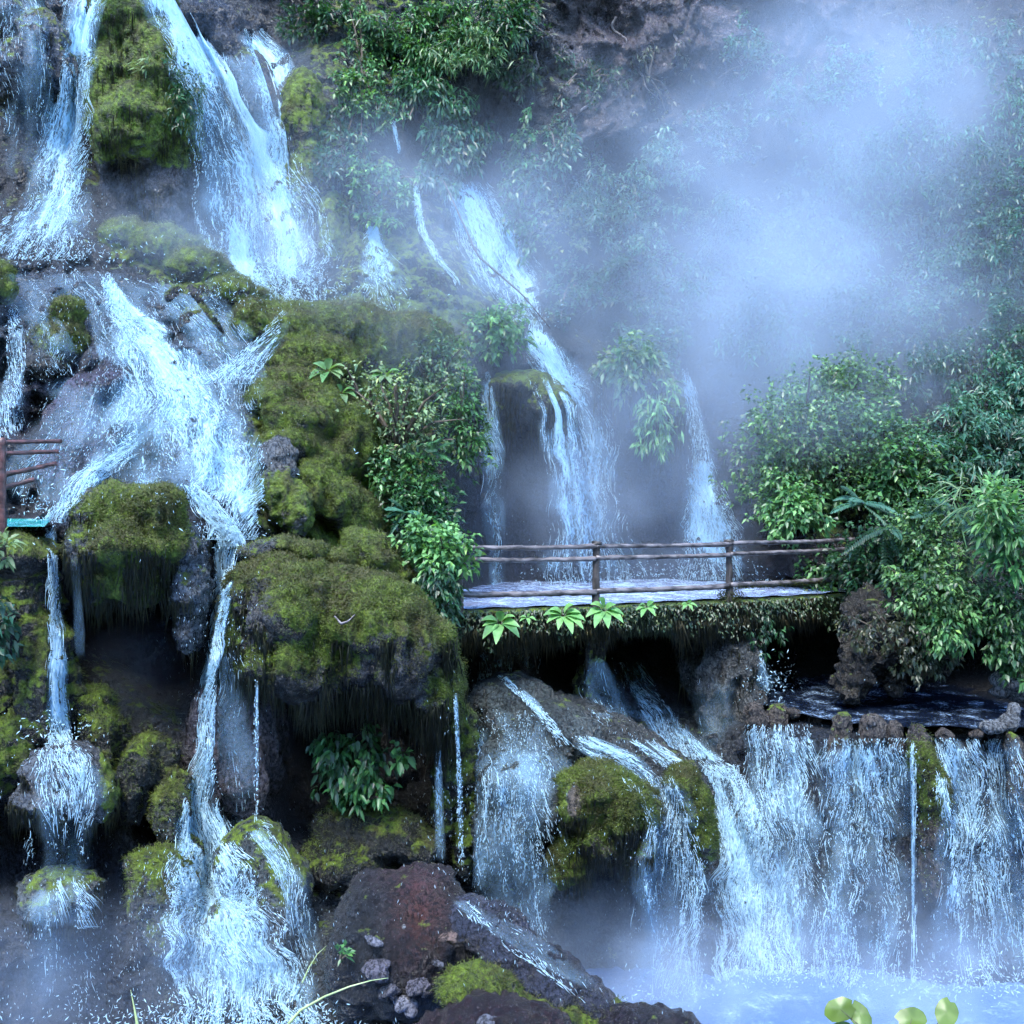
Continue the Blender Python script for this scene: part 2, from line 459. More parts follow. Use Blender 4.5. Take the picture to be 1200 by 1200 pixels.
# under the bridge
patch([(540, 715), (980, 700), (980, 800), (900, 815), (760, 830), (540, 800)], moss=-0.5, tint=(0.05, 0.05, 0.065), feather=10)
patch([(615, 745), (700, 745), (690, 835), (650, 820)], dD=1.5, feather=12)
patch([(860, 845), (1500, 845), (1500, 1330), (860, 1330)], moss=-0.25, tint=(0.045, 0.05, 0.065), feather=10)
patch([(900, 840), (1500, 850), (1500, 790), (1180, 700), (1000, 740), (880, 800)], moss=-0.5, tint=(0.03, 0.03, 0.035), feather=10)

GXW = (GX - 600) / F * GD; GZW = CZ + (600 - GY) / F * GD
calm = blur((inpoly(GX, GY, [(540, 655), (1000, 655), (1000, 720), (540, 720)]) | inpoly(GX, GY, [(880, 785), (1420, 785), (1420, 858), (880, 858)])).astype(float), 3)
amp = 1 - 0.85 * calm
nb = fbm(GXW * 0.55, GD * 0.55, GZW * 0.55, 4, 3)
fl = 1 - np.abs(vnoise(GXW * 1.9, GD * 0.9, GZW * 0.35, 9)) * 2
fl2 = 1 - np.abs(vnoise(GXW * 4.6, GD * 2, GZW * 0.8, 19)) * 2
cu = worley(GXW * 2.6, GD * 2.6, GZW * 3.2, 5)
cu2 = worley(GXW * 6.5, GD * 6.5, GZW * 7.5, 6)
st = vnoise(GXW * 0.7, GD * 0.7, GZW * 2.2, 33)
fine = fbm(GXW * 5, GD * 5, GZW * 5, 3, 44)
mossy = smooth(0.2, 0.7, MOSS)
GD = GD + amp * (-0.42 * nb - 0.10 * fl - 0.05 * fl2 - 0.14 * st + (1 - .7 * (GY < 300) * (MOSS < .2)) * (0.22 * (cu - 0.5) + (0.10 + 0.08 * mossy) * (cu2 - 0.5)) - 0.10 * fine)
GD = GD + 0.25 * vnoise(GXW * 0.6, 0, 0, 71) * 0
slope = blur(inpoly(GX, GY, [(0, 312), (320, 360), (300, 470), (310, 630), (-100, 630), (-100, 312)]).astype(float), 6)
GD = GD - slope * (.30 * (1 - 2 * np.abs(vnoise(GXW * 1.1, GD * 0, GZW * 1.5, 101))) + .14 * (1 - 2 * np.abs(vnoise(GXW * 2.7, GD * 0, GZW * 3.4, 102))) + .10 * fbm(GXW * 4, GD * 0, GZW * 4, 3, 103))
TINT = TINT * (1 + .6 * (slope * fbm(GXW * 1.5, GD, GZW * 1.5, 3, 104))[..., None])
craggy = blur(inpoly(GX, GY, [(560, -300), (1060, -300), (1000, 130), (900, 250), (760, 250), (640, 230), (600, 80)]).astype(float), 10)
wx = GXW + .5 * vnoise(GXW, GD, GZW, 81); wz = GZW + .5 * vnoise(GXW, GD, GZW, 82)
ca, sa = math.cos(.7), math.sin(.7); fx, fz = (wx * ca + wz * sa), (-wx * sa + wz * ca)
GD = GD - craggy * (.75 * fracture(fx * .55, fz * .95, 83) + .34 * fracture(fx * 1.5, fz * 2.6, 90) + .13 * fracture(fx * 4.2, fz * 6.5, 97) + .3 * fbm(GXW * .8, GD, GZW * .8, 3, 84))
TV = (1 + .9 * (vnoise(wx * 1.3, GD * 0, wz * 1.3, 88) * .5 + vnoise(wx * 4, GD * 0, wz * 4, 89) * .5) * craggy)[..., None]
TINT = TINT * np.clip(TV, .15, 2.2)
V = np.stack([(GX - 600) / F * GD, GD, CZ + (600 - GY) / F * GD], -1).reshape(-1, 3)
ny, nx = GD.shape
idx = np.arange(ny * nx).reshape(ny, nx)
quads = np.stack([idx[:-1, :-1], idx[1:, :-1], idx[1:, 1:], idx[:-1, 1:]], -1).reshape(-1, 4)
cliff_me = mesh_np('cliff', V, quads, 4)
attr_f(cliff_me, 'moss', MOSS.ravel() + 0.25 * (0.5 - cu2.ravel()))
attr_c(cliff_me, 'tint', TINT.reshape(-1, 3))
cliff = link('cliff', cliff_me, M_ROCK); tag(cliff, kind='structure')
sx = np.linspace(-70, 70, 120); sy = np.linspace(0, 1, 50)  # unseen slope behind the camera, added to block low sky light from the front
SX, SY = np.meshgrid(sx, sy)
HY = -7 - SY * 26 - 3 * fbm(SX * .08, SY * 3, 0, 3, 5) * SY; HZ = CZ - 8.6 + SY * 27 + 2.5 * fbm(SX * .15, SY * 6, 3, 4, 6)
hi_ = np.arange(SX.size).reshape(SX.shape)
sl = mesh_np('unseen_shading_slope', np.stack([SX, HY, HZ], -1).reshape(-1, 3), np.stack([hi_[:-1, :-1], hi_[:-1, 1:], hi_[1:, 1:], hi_[1:, :-1]], -1).reshape(-1, 4), 4)
attr_f(sl, 'moss', np.full(SX.size, .6)); attr_c(sl, 'tint', np.tile((.04, .05, .035), (SX.size, 1)))
tag(link('unseen_shading_slope', sl, M_ROCK), kind='structure')
SURF = [(V, quads)]     # everything water can run over

# ------------------------------------------------------------------ rocks
def tex_disp(co, no, a_l=0.12, a_f=0.08, a_c=0.10, seed=0, cf=4.5):
    x, y, z = co[:, 0], co[:, 1], co[:, 2]
    side = 1 - np.abs(no[:, 2])
    d = a_l * fbm(x * 1.1, y * 1.1, z * 1.1, 3, 50 + seed)
    d += a_f * side * (1 - 2 * np.abs(vnoise(x * 4.2, y * 4.2, z * 0.9, 60 + seed)))
    d += a_f * 0.5 * side * (1 - 2 * np.abs(vnoise(x * 11, y * 11, z * 2.2, 61 + seed)))
    d -= a_c * (worley(x * cf, y * cf, z * cf * 1.25, 70 + seed) - 0.45)
    d -= a_c * 0.35 * (worley(x * cf * 2.4, y * cf * 2.4, z * cf * 2.6, 75 + seed) - 0.45)
    d += 0.03 * fbm(x * 9, y * 9, z * 9, 2, 80 + seed)
    return co + no * d[:, None]

ROCKS = {}
def rock(key, label, blobs, moss=0.5, tint=(0.15, 0.15, 0.14), voxel=0.055, a=(0.12, 0.08, 0.10), cf=4.5, cat='rock', name='mossy_rock', seed=None,
         fringe=0, fringe_len=0.3, tufts=0, group=None, water=True, patches=(), under=None, merge=10):
    seed = seed if seed is not None else len(ROCKS) * 3
    bm = bmesh.new()
    for b in blobs:
        px, py, D, rx, ry_, rd = b[:6]
        c = P(px, py, D); s = D / F
        rot = Matrix.Rotation(math.radians(b[6]) if len(b) > 6 else 0, 4, 'Y')
        bmesh.ops.create_icosphere(bm, subdivisions=3, radius=1.0,
            matrix=Matrix.Translation(c) @ rot @ Matrix.Diagonal((rx * s, rd, ry_ * s, 1)))
    me = bpy.data.meshes.new('tmp'); bm.to_mesh(me); bm.free()
    o = bpy.data.objects.new('tmp', me); COL.objects.link(o)
    md = o.modifiers.new('r', 'REMESH'); md.mode = 'VOXEL'; md.voxel_size = voxel
    sm = o.modifiers.new('s', 'SMOOTH'); sm.factor = 0.9; sm.iterations = merge
    dg = bpy.context.evaluated_depsgraph_get()
    out = bpy.data.meshes.new_from_object(o.evaluated_get(dg))
    bpy.data.objects.remove(o); bpy.data.meshes.remove(me)
    co, no = get_co(out), get_no(out)
    co = tex_disp(co, no, *a, seed=seed, cf=cf)
    out.vertices.foreach_set('co', co.astype(np.float32).ravel())
    out.polygons.foreach_set('use_smooth', np.ones(len(out.polygons), bool))
    out.update(); no = get_no(out)
    out.name = name; out.materials.clear()
    if callable(moss):
        pxs = co[:, 0] / co[:, 1] * F + 600; pys = 600 - (co[:, 2] - CZ) / co[:, 1] * F
        mo = moss(pxs, pys, no)
    else:
        mo = np.full(len(co), moss) + 0.25 * np.clip(no[:, 2], -1, 1)
    if callable(tint): tn = tint(co[:, 0] / co[:, 1] * F + 600, 600 - (co[:, 2] - CZ) / co[:, 1] * F)
    else: tn = np.tile(np.array(tint, float), (len(co), 1))
    tn = tn * (.72 + .45 * fbm(co[:, 0] * 1.7, co[:, 1] * 1.7, co[:, 2] * 1.7, 3, 300 + seed))[:, None]
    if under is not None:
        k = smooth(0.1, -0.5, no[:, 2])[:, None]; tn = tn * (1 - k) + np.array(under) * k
    attr_f(out, 'moss', mo); attr_c(out, 'tint', tn)
    base = co.mean(0)
    out.vertices.foreach_set('co', (co - base).astype(np.float32).ravel()); out.update()
    ob = link(name, out, M_ROCK, loc=base)
    tag(ob, label, cat, group)
    if water:
        q = np.empty(len(out.loops), np.int32); out.loops.foreach_get('vertex_index', q)
        if len(q) == 4 * len(out.polygons): SURF.append((co, q.reshape(-1, 4)))
    # small moss blades on the top and hanging threads below
    parts_v, rng = [], np.random.default_rng(seed + 100)
    if tufts: blades(ob, co, no, mo, base, tufts, rng, 'moss_blades', up=True)
    if fringe: blades(ob, co, no, mo, base, fringe, rng, 'hanging_moss', up=False, length=fringe_len)
    ROCKS[key] = ob
    return ob

def blades(ob, co, no, mo, base, n, rng, name, up=True, length=0.06):
    vis = no[:, 1] < 0.25
    w = np.where(up, np.clip(mo, 0, 1) * vis * (no[:, 2] > -0.2), vis * (no[:, 2] < -0.12) * (no[:, 2] > -0.97)).astype(float)
    w = w * smooth(-.15, .45, vnoise(co[:, 0] * 3.5, co[:, 1] * 3.5, co[:, 2] * 1.0, 222)) if not up else w
    if w.sum() < 1: return
    pick = rng.choice(len(co), n, p=w / w.sum())
    p = co[pick] + rng.normal(0, 0.025, (n, 3)); nn = no[pick]
    if up:
        dr = nn + np.array([0, 0, -0.35]) + rng.normal(0, 0.45, (n, 3)); L = rng.uniform(0.012, 0.05, n); wd = rng.uniform(0.004, 0.009, n)
    else:
        dr = np.array([0, 0, -1.0]) + rng.normal(0, 0.10, (n, 3)); L = length * rng.uniform(0.1, 1.0, n) ** 2.6 + 0.03; wd = rng.uniform(0.006, 0.018, n)
    dr /= np.linalg.norm(dr, axis=1)[:, None]
    sd = np.cross(dr, rng.normal(0, 1, (n, 3))); sd /= np.linalg.norm(sd, axis=1)[:, None]
    s2 = np.cross(dr, sd)
    b = p - dr * 0.02
    V = np.stack([b + sd * wd[:, None], b - sd * wd[:, None] * 0.5 + s2 * wd[:, None] * 0.87, b - sd * wd[:, None] * 0.5 - s2 * wd[:, None] * 0.87, p + dr * L[:, None]], 1)
    i = np.arange(n)[:, None] * 4
    Fc = np.stack([i + [0, 1, 3], i + [1, 2, 3], i + [2, 0, 3]], 1)
    me = mesh_np(name, V.reshape(-1, 3) - base, Fc.reshape(-1), 3)
    k = rng.uniform(0, 1, (n, 1))
    if up:
        q = smooth(-.3, .4, fbm(p[:, 0] * 1.6, p[:, 1] * 1.6, p[:, 2] * 1.6, 3, 400))[:, None]
        c = (1 - k) * np.array([0.030, 0.040, 0.005]) + k * (q * np.array([0.145, 0.22, 0.018]) + (1 - q) * np.array([0.085, 0.085, 0.015]))
    else: c = (1 - k) * np.array([0.02, 0.02, 0.012]) + k * np.array([0.075, 0.075, 0.03])
    attr_c(me, 'tint', np.repeat(c, 4, 0))
    o = link(name, me, M_TUFT, ob); o['kind'] = 'stuff'

exec_rocks = True
# upper left
rock('tower', 'tall mossy rock pillar between the two big upper left waterfalls',
     [(160, 30, 23.2, 42, 90, 1.2), (190, 100, 23.0, 38, 80, 1.1), (135, 130, 22.8, 25, 90, .9), (165, 150, 22.7, 50, 55, 1.1), (210, 150, 23, 20, 45, .8), (200, 235, 23.3, 36, 80, 1.0), (150, 235, 23.4, 34, 60, .8)],
     moss=lambda x, y, n: 0.95 - 1.1 * smooth(175, 215, y) + 0.1 * n[:, 2], tint=(0.16, 0.15, 0.17), fringe=1500, fringe_len=0.5, tufts=14000, voxel=0.07, a=(0.15, 0.12, 0.10))
rock('towerfoot', 'low green moss mound at the foot of the tall rock pillar',
     [(150, 285, 22.2, 34, 28, .8), (195, 295, 22.0, 42, 30, .8), (235, 318, 21.7, 40, 26, .8), (275, 348, 21.5, 40, 22, .7), (130, 290, 22.2, 14, 22, .5)], moss=0.8, tufts=9000, a=(0.1, 0.06, 0.14), cf=3.0, voxel=0.06)
rock('topleft', 'bulbous wet mossy rock hanging at the top left corner',
     [(20, 30, 23.0, 30, 45, .9), (50, 60, 22.8, 24, 50, .7), (10, 70, 22.8, 24, 46, .7), (35, 80, 22.7, 36, 34, .8), (70, 85, 22.9, 14, 34, .5), (15, -15, 22.9, 30, 30, .8)],
     moss=0.25, tint=(0.24, 0.25, 0.30), fringe=900, fringe_len=0.5, voxel=0.06, a=(0.12, 0.12, 0.1))
rock('fallrock', 'dark wet boulder splitting the broad upper waterfall',
     [(290, 95, 24.8, 30, 36, .8), (308, 125, 24.7, 22, 36, .7), (245, 25, 24.6, 40, 30, .8, 20), (268, 55, 24.6, 20, 20, .6)], moss=0.15, tint=(0.12, 0.13, 0.17), a=(0.1, 0.05, 0.05), voxel=0.07)
rock('rightflank', 'smooth green mossy bulge on the right of the broad upper waterfall',
     [(358, 140, 24.2, 24, 60, .9), (362, 215, 24.2, 18, 80, .7), (392, 290, 23.9, 18, 70, .7)], moss=0.65, tint=(0.15, 0.15, 0.13), a=(0.12, 0.1, 0.08), voxel=0.07)
rock('mossknob', 'small dark green moss knob in the wet slope left of the cascade',
     [(80, 365, 19.2, 17, 20, .4), (80, 400, 19.0, 20, 24, .4), (60, 400, 19.2, 20, 22, .4), (55, 430, 19.0, 28, 20, .4)], moss=lambda x, y, n: 0.9 - 0.7 * smooth(402, 425, y) - .5 * smooth(66, 52, x), tufts=6000, tint=(.14, .13, .12))
rock('edgeknob', 'bright moss knob at the left picture edge above the railing',
     [(-5, 320, 19.4, 22, 16, .4), (-2, 340, 19.3, 20, 16, .4)], moss=0.9, tufts=2500, a=(0.05, 0.04, 0.06))
# green flank
rock('flank_a', 'long green moss ridge sloping down from the ledge of the broad fall',
     [(300, 380, 20.4, 32, 30, .7), (345, 395, 20.6, 45, 38, .8), (400, 385, 21.2, 60, 30, .9), (370, 430, 20.3, 50, 40, .8), (440, 410, 21.4, 50, 45, .9), (490, 400, 22.0, 45, 36, .8)],
     moss=0.85, tufts=30000, a=(0.16, 0.08, 0.12), cf=2.2, merge=22, tint=(.13, .13, .11))
rock('flank_b', 'stepped green moss cushions beside the right edge of the cascade',
     [(318, 470, 18.9, 30, 22, .6), (345, 495, 18.8, 42, 22, .6), (335, 520, 18.6, 40, 20, .6), (380, 480, 19.4, 36, 26, .6), (385, 540, 18.9, 32, 26, .6), (395, 590, 18.5, 26, 34, .6), (370, 575, 18.4, 30, 36, .6), (350, 450, 19.6, 50, 24, .5), (360, 545, 18.9, 40, 40, .5), (410, 520, 19.3, 36, 50, .6), (420, 610, 18.7, 30, 36, .5)],
     moss=0.85, tufts=30000, a=(0.16, 0.09, 0.12), cf=2.4, merge=22, tint=(.13, .13, .11))
rock('spur', 'pale knobbly travertine spur with a moss skirt right of the cascade foot',
     [(325, 535, 18.0, 18, 24, .5), (330, 580, 17.8, 20, 45, .5), (350, 600, 17.8, 18, 35, .5)], moss=lambda x, y, n: 0.15 + 0.6 * smooth(540, 570, y), tint=(0.26, 0.25, 0.25), a=(0.10, 0.08, 0.12), cf=6)
rock('purple', 'smooth purple-grey wet boulder between the left rivulet and the cascade',
     [(110, 462, 18.7, 50, 26, .6, -25), (85, 500, 18.4, 40, 40, .6), (105, 530, 18.2, 40, 40, .6), (70, 560, 18.0, 34, 36, .5)], moss=-.6, name='boulder', tint=(.17, .14, .19), a=(.12, .03, .05), merge=14)
rock('brownknob', 'brown knobbly rock beside the mossy notch above the cascade', [(235, 385, 20.0, 22, 30, .5), (225, 350, 20.5, 30, 18, .5), (255, 420, 19.7, 18, 20, .4)], moss=.2, tint=(.15, .13, .14), a=(.1, .06, .12), tufts=2500)
# mossy mound over the hollow
rock('mound', 'bright mossy mound overhanging the dark hollow at left',
     [(140, 600, 16.2, 48, 34, .7), (185, 600, 16.0, 28, 36, .6), (110, 640, 16.0, 24, 40, .6), (145, 640, 15.8, 44, 34, .7), (195, 640, 15.9, 26, 24, .6), (150, 680, 16.0, 36, 26, .6), (120, 690, 16.2, 18, 30, .5), (175, 690, 16.2, 20, 24, .5), (205, 665, 16.3, 14, 30, .4)],
     moss=lambda x, y, n: 0.95 - 0.6 * smooth(120, 95, x) - 0.5 * smooth(585, 575, y) * smooth(170, 150, x), tint=(0.22, 0.23, 0.25), tufts=24000, fringe=1500, fringe_len=0.5, a=(0.12, 0.09, 0.12), cf=3.2)
rock('leftshelf', 'mossy rock shelf under the railing at the left picture edge',
     [(20, 650, 16.0, 40, 26, .6), (-25, 660, 16.0, 40, 30, .6), (30, 720, 16.1, 36, 90, .5), (50, 800, 15.9, 26, 90, .5), (-20, 800, 16.0, 40, 130, .6), (10, 890, 15.6, 26, 50, .5), (-30, 900, 15.6, 40, 60, .6)],
     moss=lambda x, y, n: 0.45 + 0.4 * n[:, 2] + 0.3 * smooth(860, 890, y), tint=(0.11, 0.10, 0.085), tufts=9000, a=(0.14, 0.14, 0.10))
rock('streamcheek', 'grey knobbly travertine cheek left of the narrow central stream',
     [(222, 640, 16.4, 16, 30, .5), (225, 690, 16.3, 18, 40, .5), (225, 735, 16.4, 16, 34, .4)], moss=0.1, tint=(0.25, 0.26, 0.28), fringe=700, fringe_len=0.6, a=(0.08, 0.08, 0.12), cf=7)
# the great overhang
rock('overhang', 'huge domed overhang of moss and brown rock left of the bridge',
     [(320, 690, 16.1, 52, 42, .9), (345, 720, 15.9, 56, 62, 1.0), (300, 735, 16.1, 36, 56, .8), (350, 775, 15.8, 50, 50, .9), (310, 775, 16.0, 34, 34, .8), (388, 760, 15.9, 22, 60, .7),
      (440, 735, 16.1, 78, 58, 1.1, 30), (480, 770, 16.1, 46, 56, 1.0, 30), (435, 770, 16.1, 50, 46, .9), (512, 810, 16.2, 24, 46, .7, 12), (522, 850, 16.3, 14, 40, .5), (405, 690, 16.3, 30, 24, .7), (470, 800, 16.3, 36, 26, .8)],
     moss=lambda x, y, n: 0.72 - 0.75 * np.exp(-(((x - 300) / 26.) ** 2 + ((y - 725) / 45.) ** 2)) - 0.55 * np.exp(-(((x - 465) / 45.) ** 2 + ((y - 770) / 36.) ** 2)) - 0.5 * smooth(770, 815, y) * smooth(505, 490, x),
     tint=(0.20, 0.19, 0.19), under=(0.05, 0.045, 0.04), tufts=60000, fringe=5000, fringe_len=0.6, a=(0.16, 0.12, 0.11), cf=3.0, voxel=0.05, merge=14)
rock('knob1', 'small round green moss cushion on top of the great overhang', [(398, 656, 16.6, 18, 14, .4)], moss=1.0, tufts=2500, a=(0.03, 0.02, 0.04))
rock('knob2', 'olive moss hump tucked between the overhang and the shrub', [(440, 655, 17.2, 26, 32, .5), (420, 640, 17.4, 22, 22, .5), (470, 680, 17.3, 20, 26, .4)], moss=0.75, tufts=4000, a=(0.06, 0.04, 0.12))
rock('ledge', 'flat mossy ledge at the top of the great overhang beside the stream', [(330, 640, 16.5, 34, 9, .5), (365, 648, 16.5, 22, 12, .5), (300, 648, 16.4, 24, 10, .5)], moss=lambda x, y, n: 0.2 + 0.6 * smooth(318, 345, x), tufts=3000, tint=(.28, .26, .25), a=(0.05, 0.03, 0.06))
# lower left
rock('dome1', 'rounded wet travertine dome under the thin left waterfall',
     [(75, 900, 15.4, 46, 30, .6), (75, 930, 15.3, 50, 26, .6), (110, 930, 15.4, 26, 36, .5), (45, 940, 15.5, 26, 26, .5)], moss=lambda x, y, n: -0.1 + 0.8 * smooth(108, 125, x), tint=(0.26, 0.27, 0.30), fringe=1500, fringe_len=0.35, a=(0.08, 0.07, 0.10), cf=7)
rock('dome2', 'smaller dripping travertine knob below the wet dome at lower left',
     [(70, 1040, 15.2, 50, 24, .5), (60, 1060, 15.1, 36, 24, .5), (100, 1050, 15.2, 18, 24, .4)], moss=0.2, tint=(0.24, 0.25, 0.24), fringe=900, fringe_len=0.3, a=(0.08, 0.07, 0.10), cf=6)
rock('pillar1', 'mossy buttress left of the small triangular cavity', [(120, 870, 16.2, 22, 44, .5), (125, 920, 16.1, 18, 40, .4), (110, 830, 16.4, 18, 26, .4)], moss=0.3, tufts=4000, tint=(.08, .08, .07), a=(.1, .12, .06))
rock('pillar2', 'mossy buttress arching above the small triangular cavity', [(175, 890, 16.2, 26, 34, .5), (160, 930, 16.1, 12, 40, .4), (205, 950, 16.0, 18, 50, .5), (218, 1000, 15.8, 12, 26, .4)], moss=0.25, tufts=4500, tint=(.10, .10, .08), a=(.1, .12, .06))
rock('dome3', 'mossy rounded rock behind the foot of the central stream', [(190, 1040, 15.3, 34, 50, .6), (200, 1085, 15.1, 30, 36, .5), (170, 1010, 15.5, 20, 18, .4)], moss=0.35, tint=(0.17, 0.16, 0.15), tufts=3000, a=(.1, .1, .06))
rock('dome4', 'green wet dome on the right of the foaming stream foot', [(300, 1010, 15.6, 44, 50, .7), (330, 1060, 15.4, 34, 70, .6), (290, 1100, 15.3, 50, 70, .6)], moss=0.3, tint=(0.20, 0.21, 0.20), a=(.08, .08, .05))
rock('drapery', 'pale pinkish flowstone curtain beneath the great overhang', [(250, 880, 16.8, 22, 80, .4), (290, 890, 16.7, 26, 75, .4), (315, 870, 16.9, 14, 60, .4)], moss=-0.8, tint=(0.30, 0.24, 0.26), a=(.06, .16, .02))
rock('underfern', 'dark mossy rock nose beneath the hanging green plant', [(450, 975, 16.6, 50, 26, .6), (410, 970, 16.7, 40, 30, .6), (490, 990, 16.6, 26, 24, .5), (400, 1010, 16.4, 50, 30, .6)], moss=0.1, tint=(0.07, 0.07, 0.055), tufts=4000, a=(.12, .06, .10))
rock('sidepillar', 'slender mossy pillar under the right end of the great overhang', [(530, 880, 16.9, 14, 80, .3), (522, 930, 16.9, 12, 60, .3), (545, 930, 17.0, 12, 110, .3)], moss=0.55, tint=(.07, .07, .06), tufts=2500, a=(.06, .12, .05))
# foreground rocks
rock('redrock', 'reddish brown wet boulder sloping between the two lower waterfalls',
     [(450, 1060, 14.4, 60, 40, .7), (500, 1040, 14.6, 40, 30, .6), (520, 1090, 14.3, 70, 45, .7, 20), (470, 1130, 13.9, 70, 60, .7), (420, 1130, 14.0, 40, 70, .6), (580, 1120, 14.2, 60, 34, .6, 25)],
     moss=-0.15, name='boulder', tint=lambda x, y: np.array([.045, .045, .05]) + (np.array([.17, .06, .04]) - .045) * (np.exp(-(((x - 490) / 34.) ** 2 + ((y - 1080) / 50.) ** 2)))[:, None] + np.array([.07, .02, .025]) * np.exp(-(((x - 480) / 50.) ** 2 + ((y - 1025) / 20.) ** 2))[:, None], a=(.14, .05, .12), cf=4)
rock('bluerock', 'smooth slanting blue-grey boulder with thin running water', [(590, 1106, 13.9, 54, 30, .6, 36), (645, 1150, 13.7, 48, 34, .6, 30), (550, 1085, 14.1, 34, 26, .5, 30), (600, 1150, 13.7, 60, 34, .6), (690, 1180, 13.6, 40, 24, .5, 20)], moss=-0.3, name='boulder', tint=(0.09, 0.09, 0.13), a=(.18, .04, .12), cf=5)
rock('mossfront', 'dark green mossy boulder low in the front centre', [(560, 1160, 13.1, 50, 28, .5), (630, 1180, 13.2, 60, 20, .5, 12), (700, 1190, 13.4, 60, 16, .5, 10)], moss=0.45, name='boulder', tint=(0.07, 0.09, 0.09), tufts=5000, a=(.08, .04, .08))
rock('wineboulder', 'dark wine-red boulder at the bottom centre edge', [(575, 1195, 12.4, 60, 26, .5), (630, 1205, 12.5, 40, 26, .4), (520, 1215, 12.5, 40, 26, .4)], moss=-0.5, name='boulder', tint=(0.055, 0.022, 0.028), a=(.12, .03, .14))
rock('frontcorner', 'rounded brown boulder where the lower pool begins', [(760, 1202, 13.2, 70, 22, .5, 8)], moss=-0.2, name='boulder', tint=(0.05, 0.035, 0.045), a=(.10, .03, .10))
for (x, y, r, lab, c) in ((437, 1102, 11, 'small lilac-white stone on the left of the red boulder', (.5, .47, .55)), (472, 1086, 4, 'tiny cream pebble shining on the red boulder', (.75, .72, .68)),
                          (440, 1135, 14, 'speckled pale stone under the lilac-white stone', (.33, .28, .33)), (490, 1155, 15, 'tilted pale pink stone near the bottom edge', (.42, .36, .42)), (475, 1175, 13, 'jagged white stone at the lowest spot of the pebbles', (.5, .46, .52)),
                          (525, 1098, 12, 'orange-brown stone beside the sparkling water', (.36, .22, .17)), (512, 1128, 10, 'narrow grey stone between the pale stones and dark moss', (.3, .27, .3)), (455, 1160, 12, 'mottled grey stone in the pebble patch', (.28, .25, .28)),
                          (570, 1198, 14, 'flat pale stone cut by the bottom picture edge', (.45, .43, .5))):
    D = 13.35 if y < 1110 else 13.15 if y < 1190 else 12.0
    rock('p%d' % x, lab, [(x, y, D, r, r * .55, r * .012, (x * 7) % 60 - 30), (x + r * .5, y + r * .3, D, r * .6, r * .6, r * .01)], moss=-1, name='stone', cat='stone', tint=c, voxel=0.014, a=(.05, .01, .055), cf=9, water=False)
# centre: pourover rock and behind the bridge
rock('ponyledge', 'mossy hood of rock between the two falls behind the bridge', [(610, 455, 24.0, 42, 24, 1.0), (640, 475, 23.9, 30, 30, .9), (585, 470, 24.1, 20, 36, .7), (655, 500, 24.0, 20, 30, .6)], moss=0.5, tint=(.13, .13, .12), a=(.12, .1, .1), voxel=0.08, fringe=500, fringe_len=1.0)
rock('hood2', 'mossy hood of rock above the cave left of the right-hand fall', [(750, 450, 25.0, 40, 26, 1.0), (775, 480, 25.0, 20, 36, .8), (720, 440, 25.1, 24, 20, .8)], moss=0.5, tint=(.12, .13, .12), a=(.12, .1, .1), voxel=0.08, fringe=600, fringe_len=1.3)
rock('redbank', 'brown rock bank behind the right end of the bridge railing', [(905, 640, 23.2, 34, 46, .8), (960, 650, 22.6, 44, 40, .8)], moss=0.1, tint=(.07, .045, .045), voxel=0.08)
# under the bridge
rock('midleft', 'wet travertine dome under the left part of the bridge',
     [(610, 900, 17.0, 46, 40, .8), (640, 930, 16.9, 40, 50, .8), (600, 960, 17.0, 40, 70, .7), (640, 860, 17.6, 60, 40, .9), (600, 830, 18.2, 50, 40, .8), (665, 960, 17.0, 20, 60, .6)],
     moss=-0.12, tint=(0.16, 0.18, 0.17), a=(.12, .18, .08), voxel=0.06)
rock('midback', 'broad wet rock ramp feeding water from under the bridge',
     [(680, 850, 18.4, 90, 26, 1.0, 22), (740, 880, 18.0, 70, 30, 1.0, 28), (790, 920, 17.6, 40, 34, .8, 30), (770, 960, 17.4, 50, 60, .7), (700, 900, 17.8, 80, 40, .8)],
     moss=-0.12, tint=(0.15, 0.15, 0.14), a=(.12, .16, .12), voxel=0.06)
rock('hero', 'bright green mossy boulder jutting from the falls under the bridge',
     [(700, 920, 16.3, 36, 30, .7), (725, 945, 16.2, 34, 40, .7), (680, 940, 16.2, 26, 40, .6), (705, 970, 16.3, 44, 34, .6), (672, 990, 16.3, 14, 50, .4), (662, 1010, 16.3, 10, 34, .3), (735, 985, 16.4, 22, 30, .5), (755, 950, 16.5, 10, 30, .4)],
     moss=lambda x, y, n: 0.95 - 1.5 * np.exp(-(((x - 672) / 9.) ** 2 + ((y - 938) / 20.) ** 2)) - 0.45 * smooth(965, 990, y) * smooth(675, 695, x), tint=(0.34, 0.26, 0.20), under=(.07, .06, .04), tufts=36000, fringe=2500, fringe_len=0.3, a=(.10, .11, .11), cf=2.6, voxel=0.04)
rock('tongue', 'narrow moss tongue curling down beside the bright mossy boulder',
     [(800, 915, 16.9, 18, 20, .4), (815, 945, 16.8, 16, 28, .4), (824, 975, 16.8, 12, 30, .35), (826, 1000, 16.9, 8, 20, .25)], moss=0.75, tufts=9000, tint=(.16, .14, .10), a=(.05, .06, .06), voxel=0.04)
rock('column', 'fluted dark tufa column standing under the bridge',
     [(845, 780, 20.3, 34, 60, .7), (855, 840, 20.1, 26, 70, .6), (868, 890, 19.8, 22, 44, .5), (828, 770, 20.3, 16, 50, .5), (872, 750, 20.4, 14, 34, .5), (862, 920, 19.8, 14, 24, .4)], moss=-0.2, tint=(0.17, 0.165, 0.15), a=(.05, .26, .03), voxel=0.05, fringe=500, fringe_len=.5)
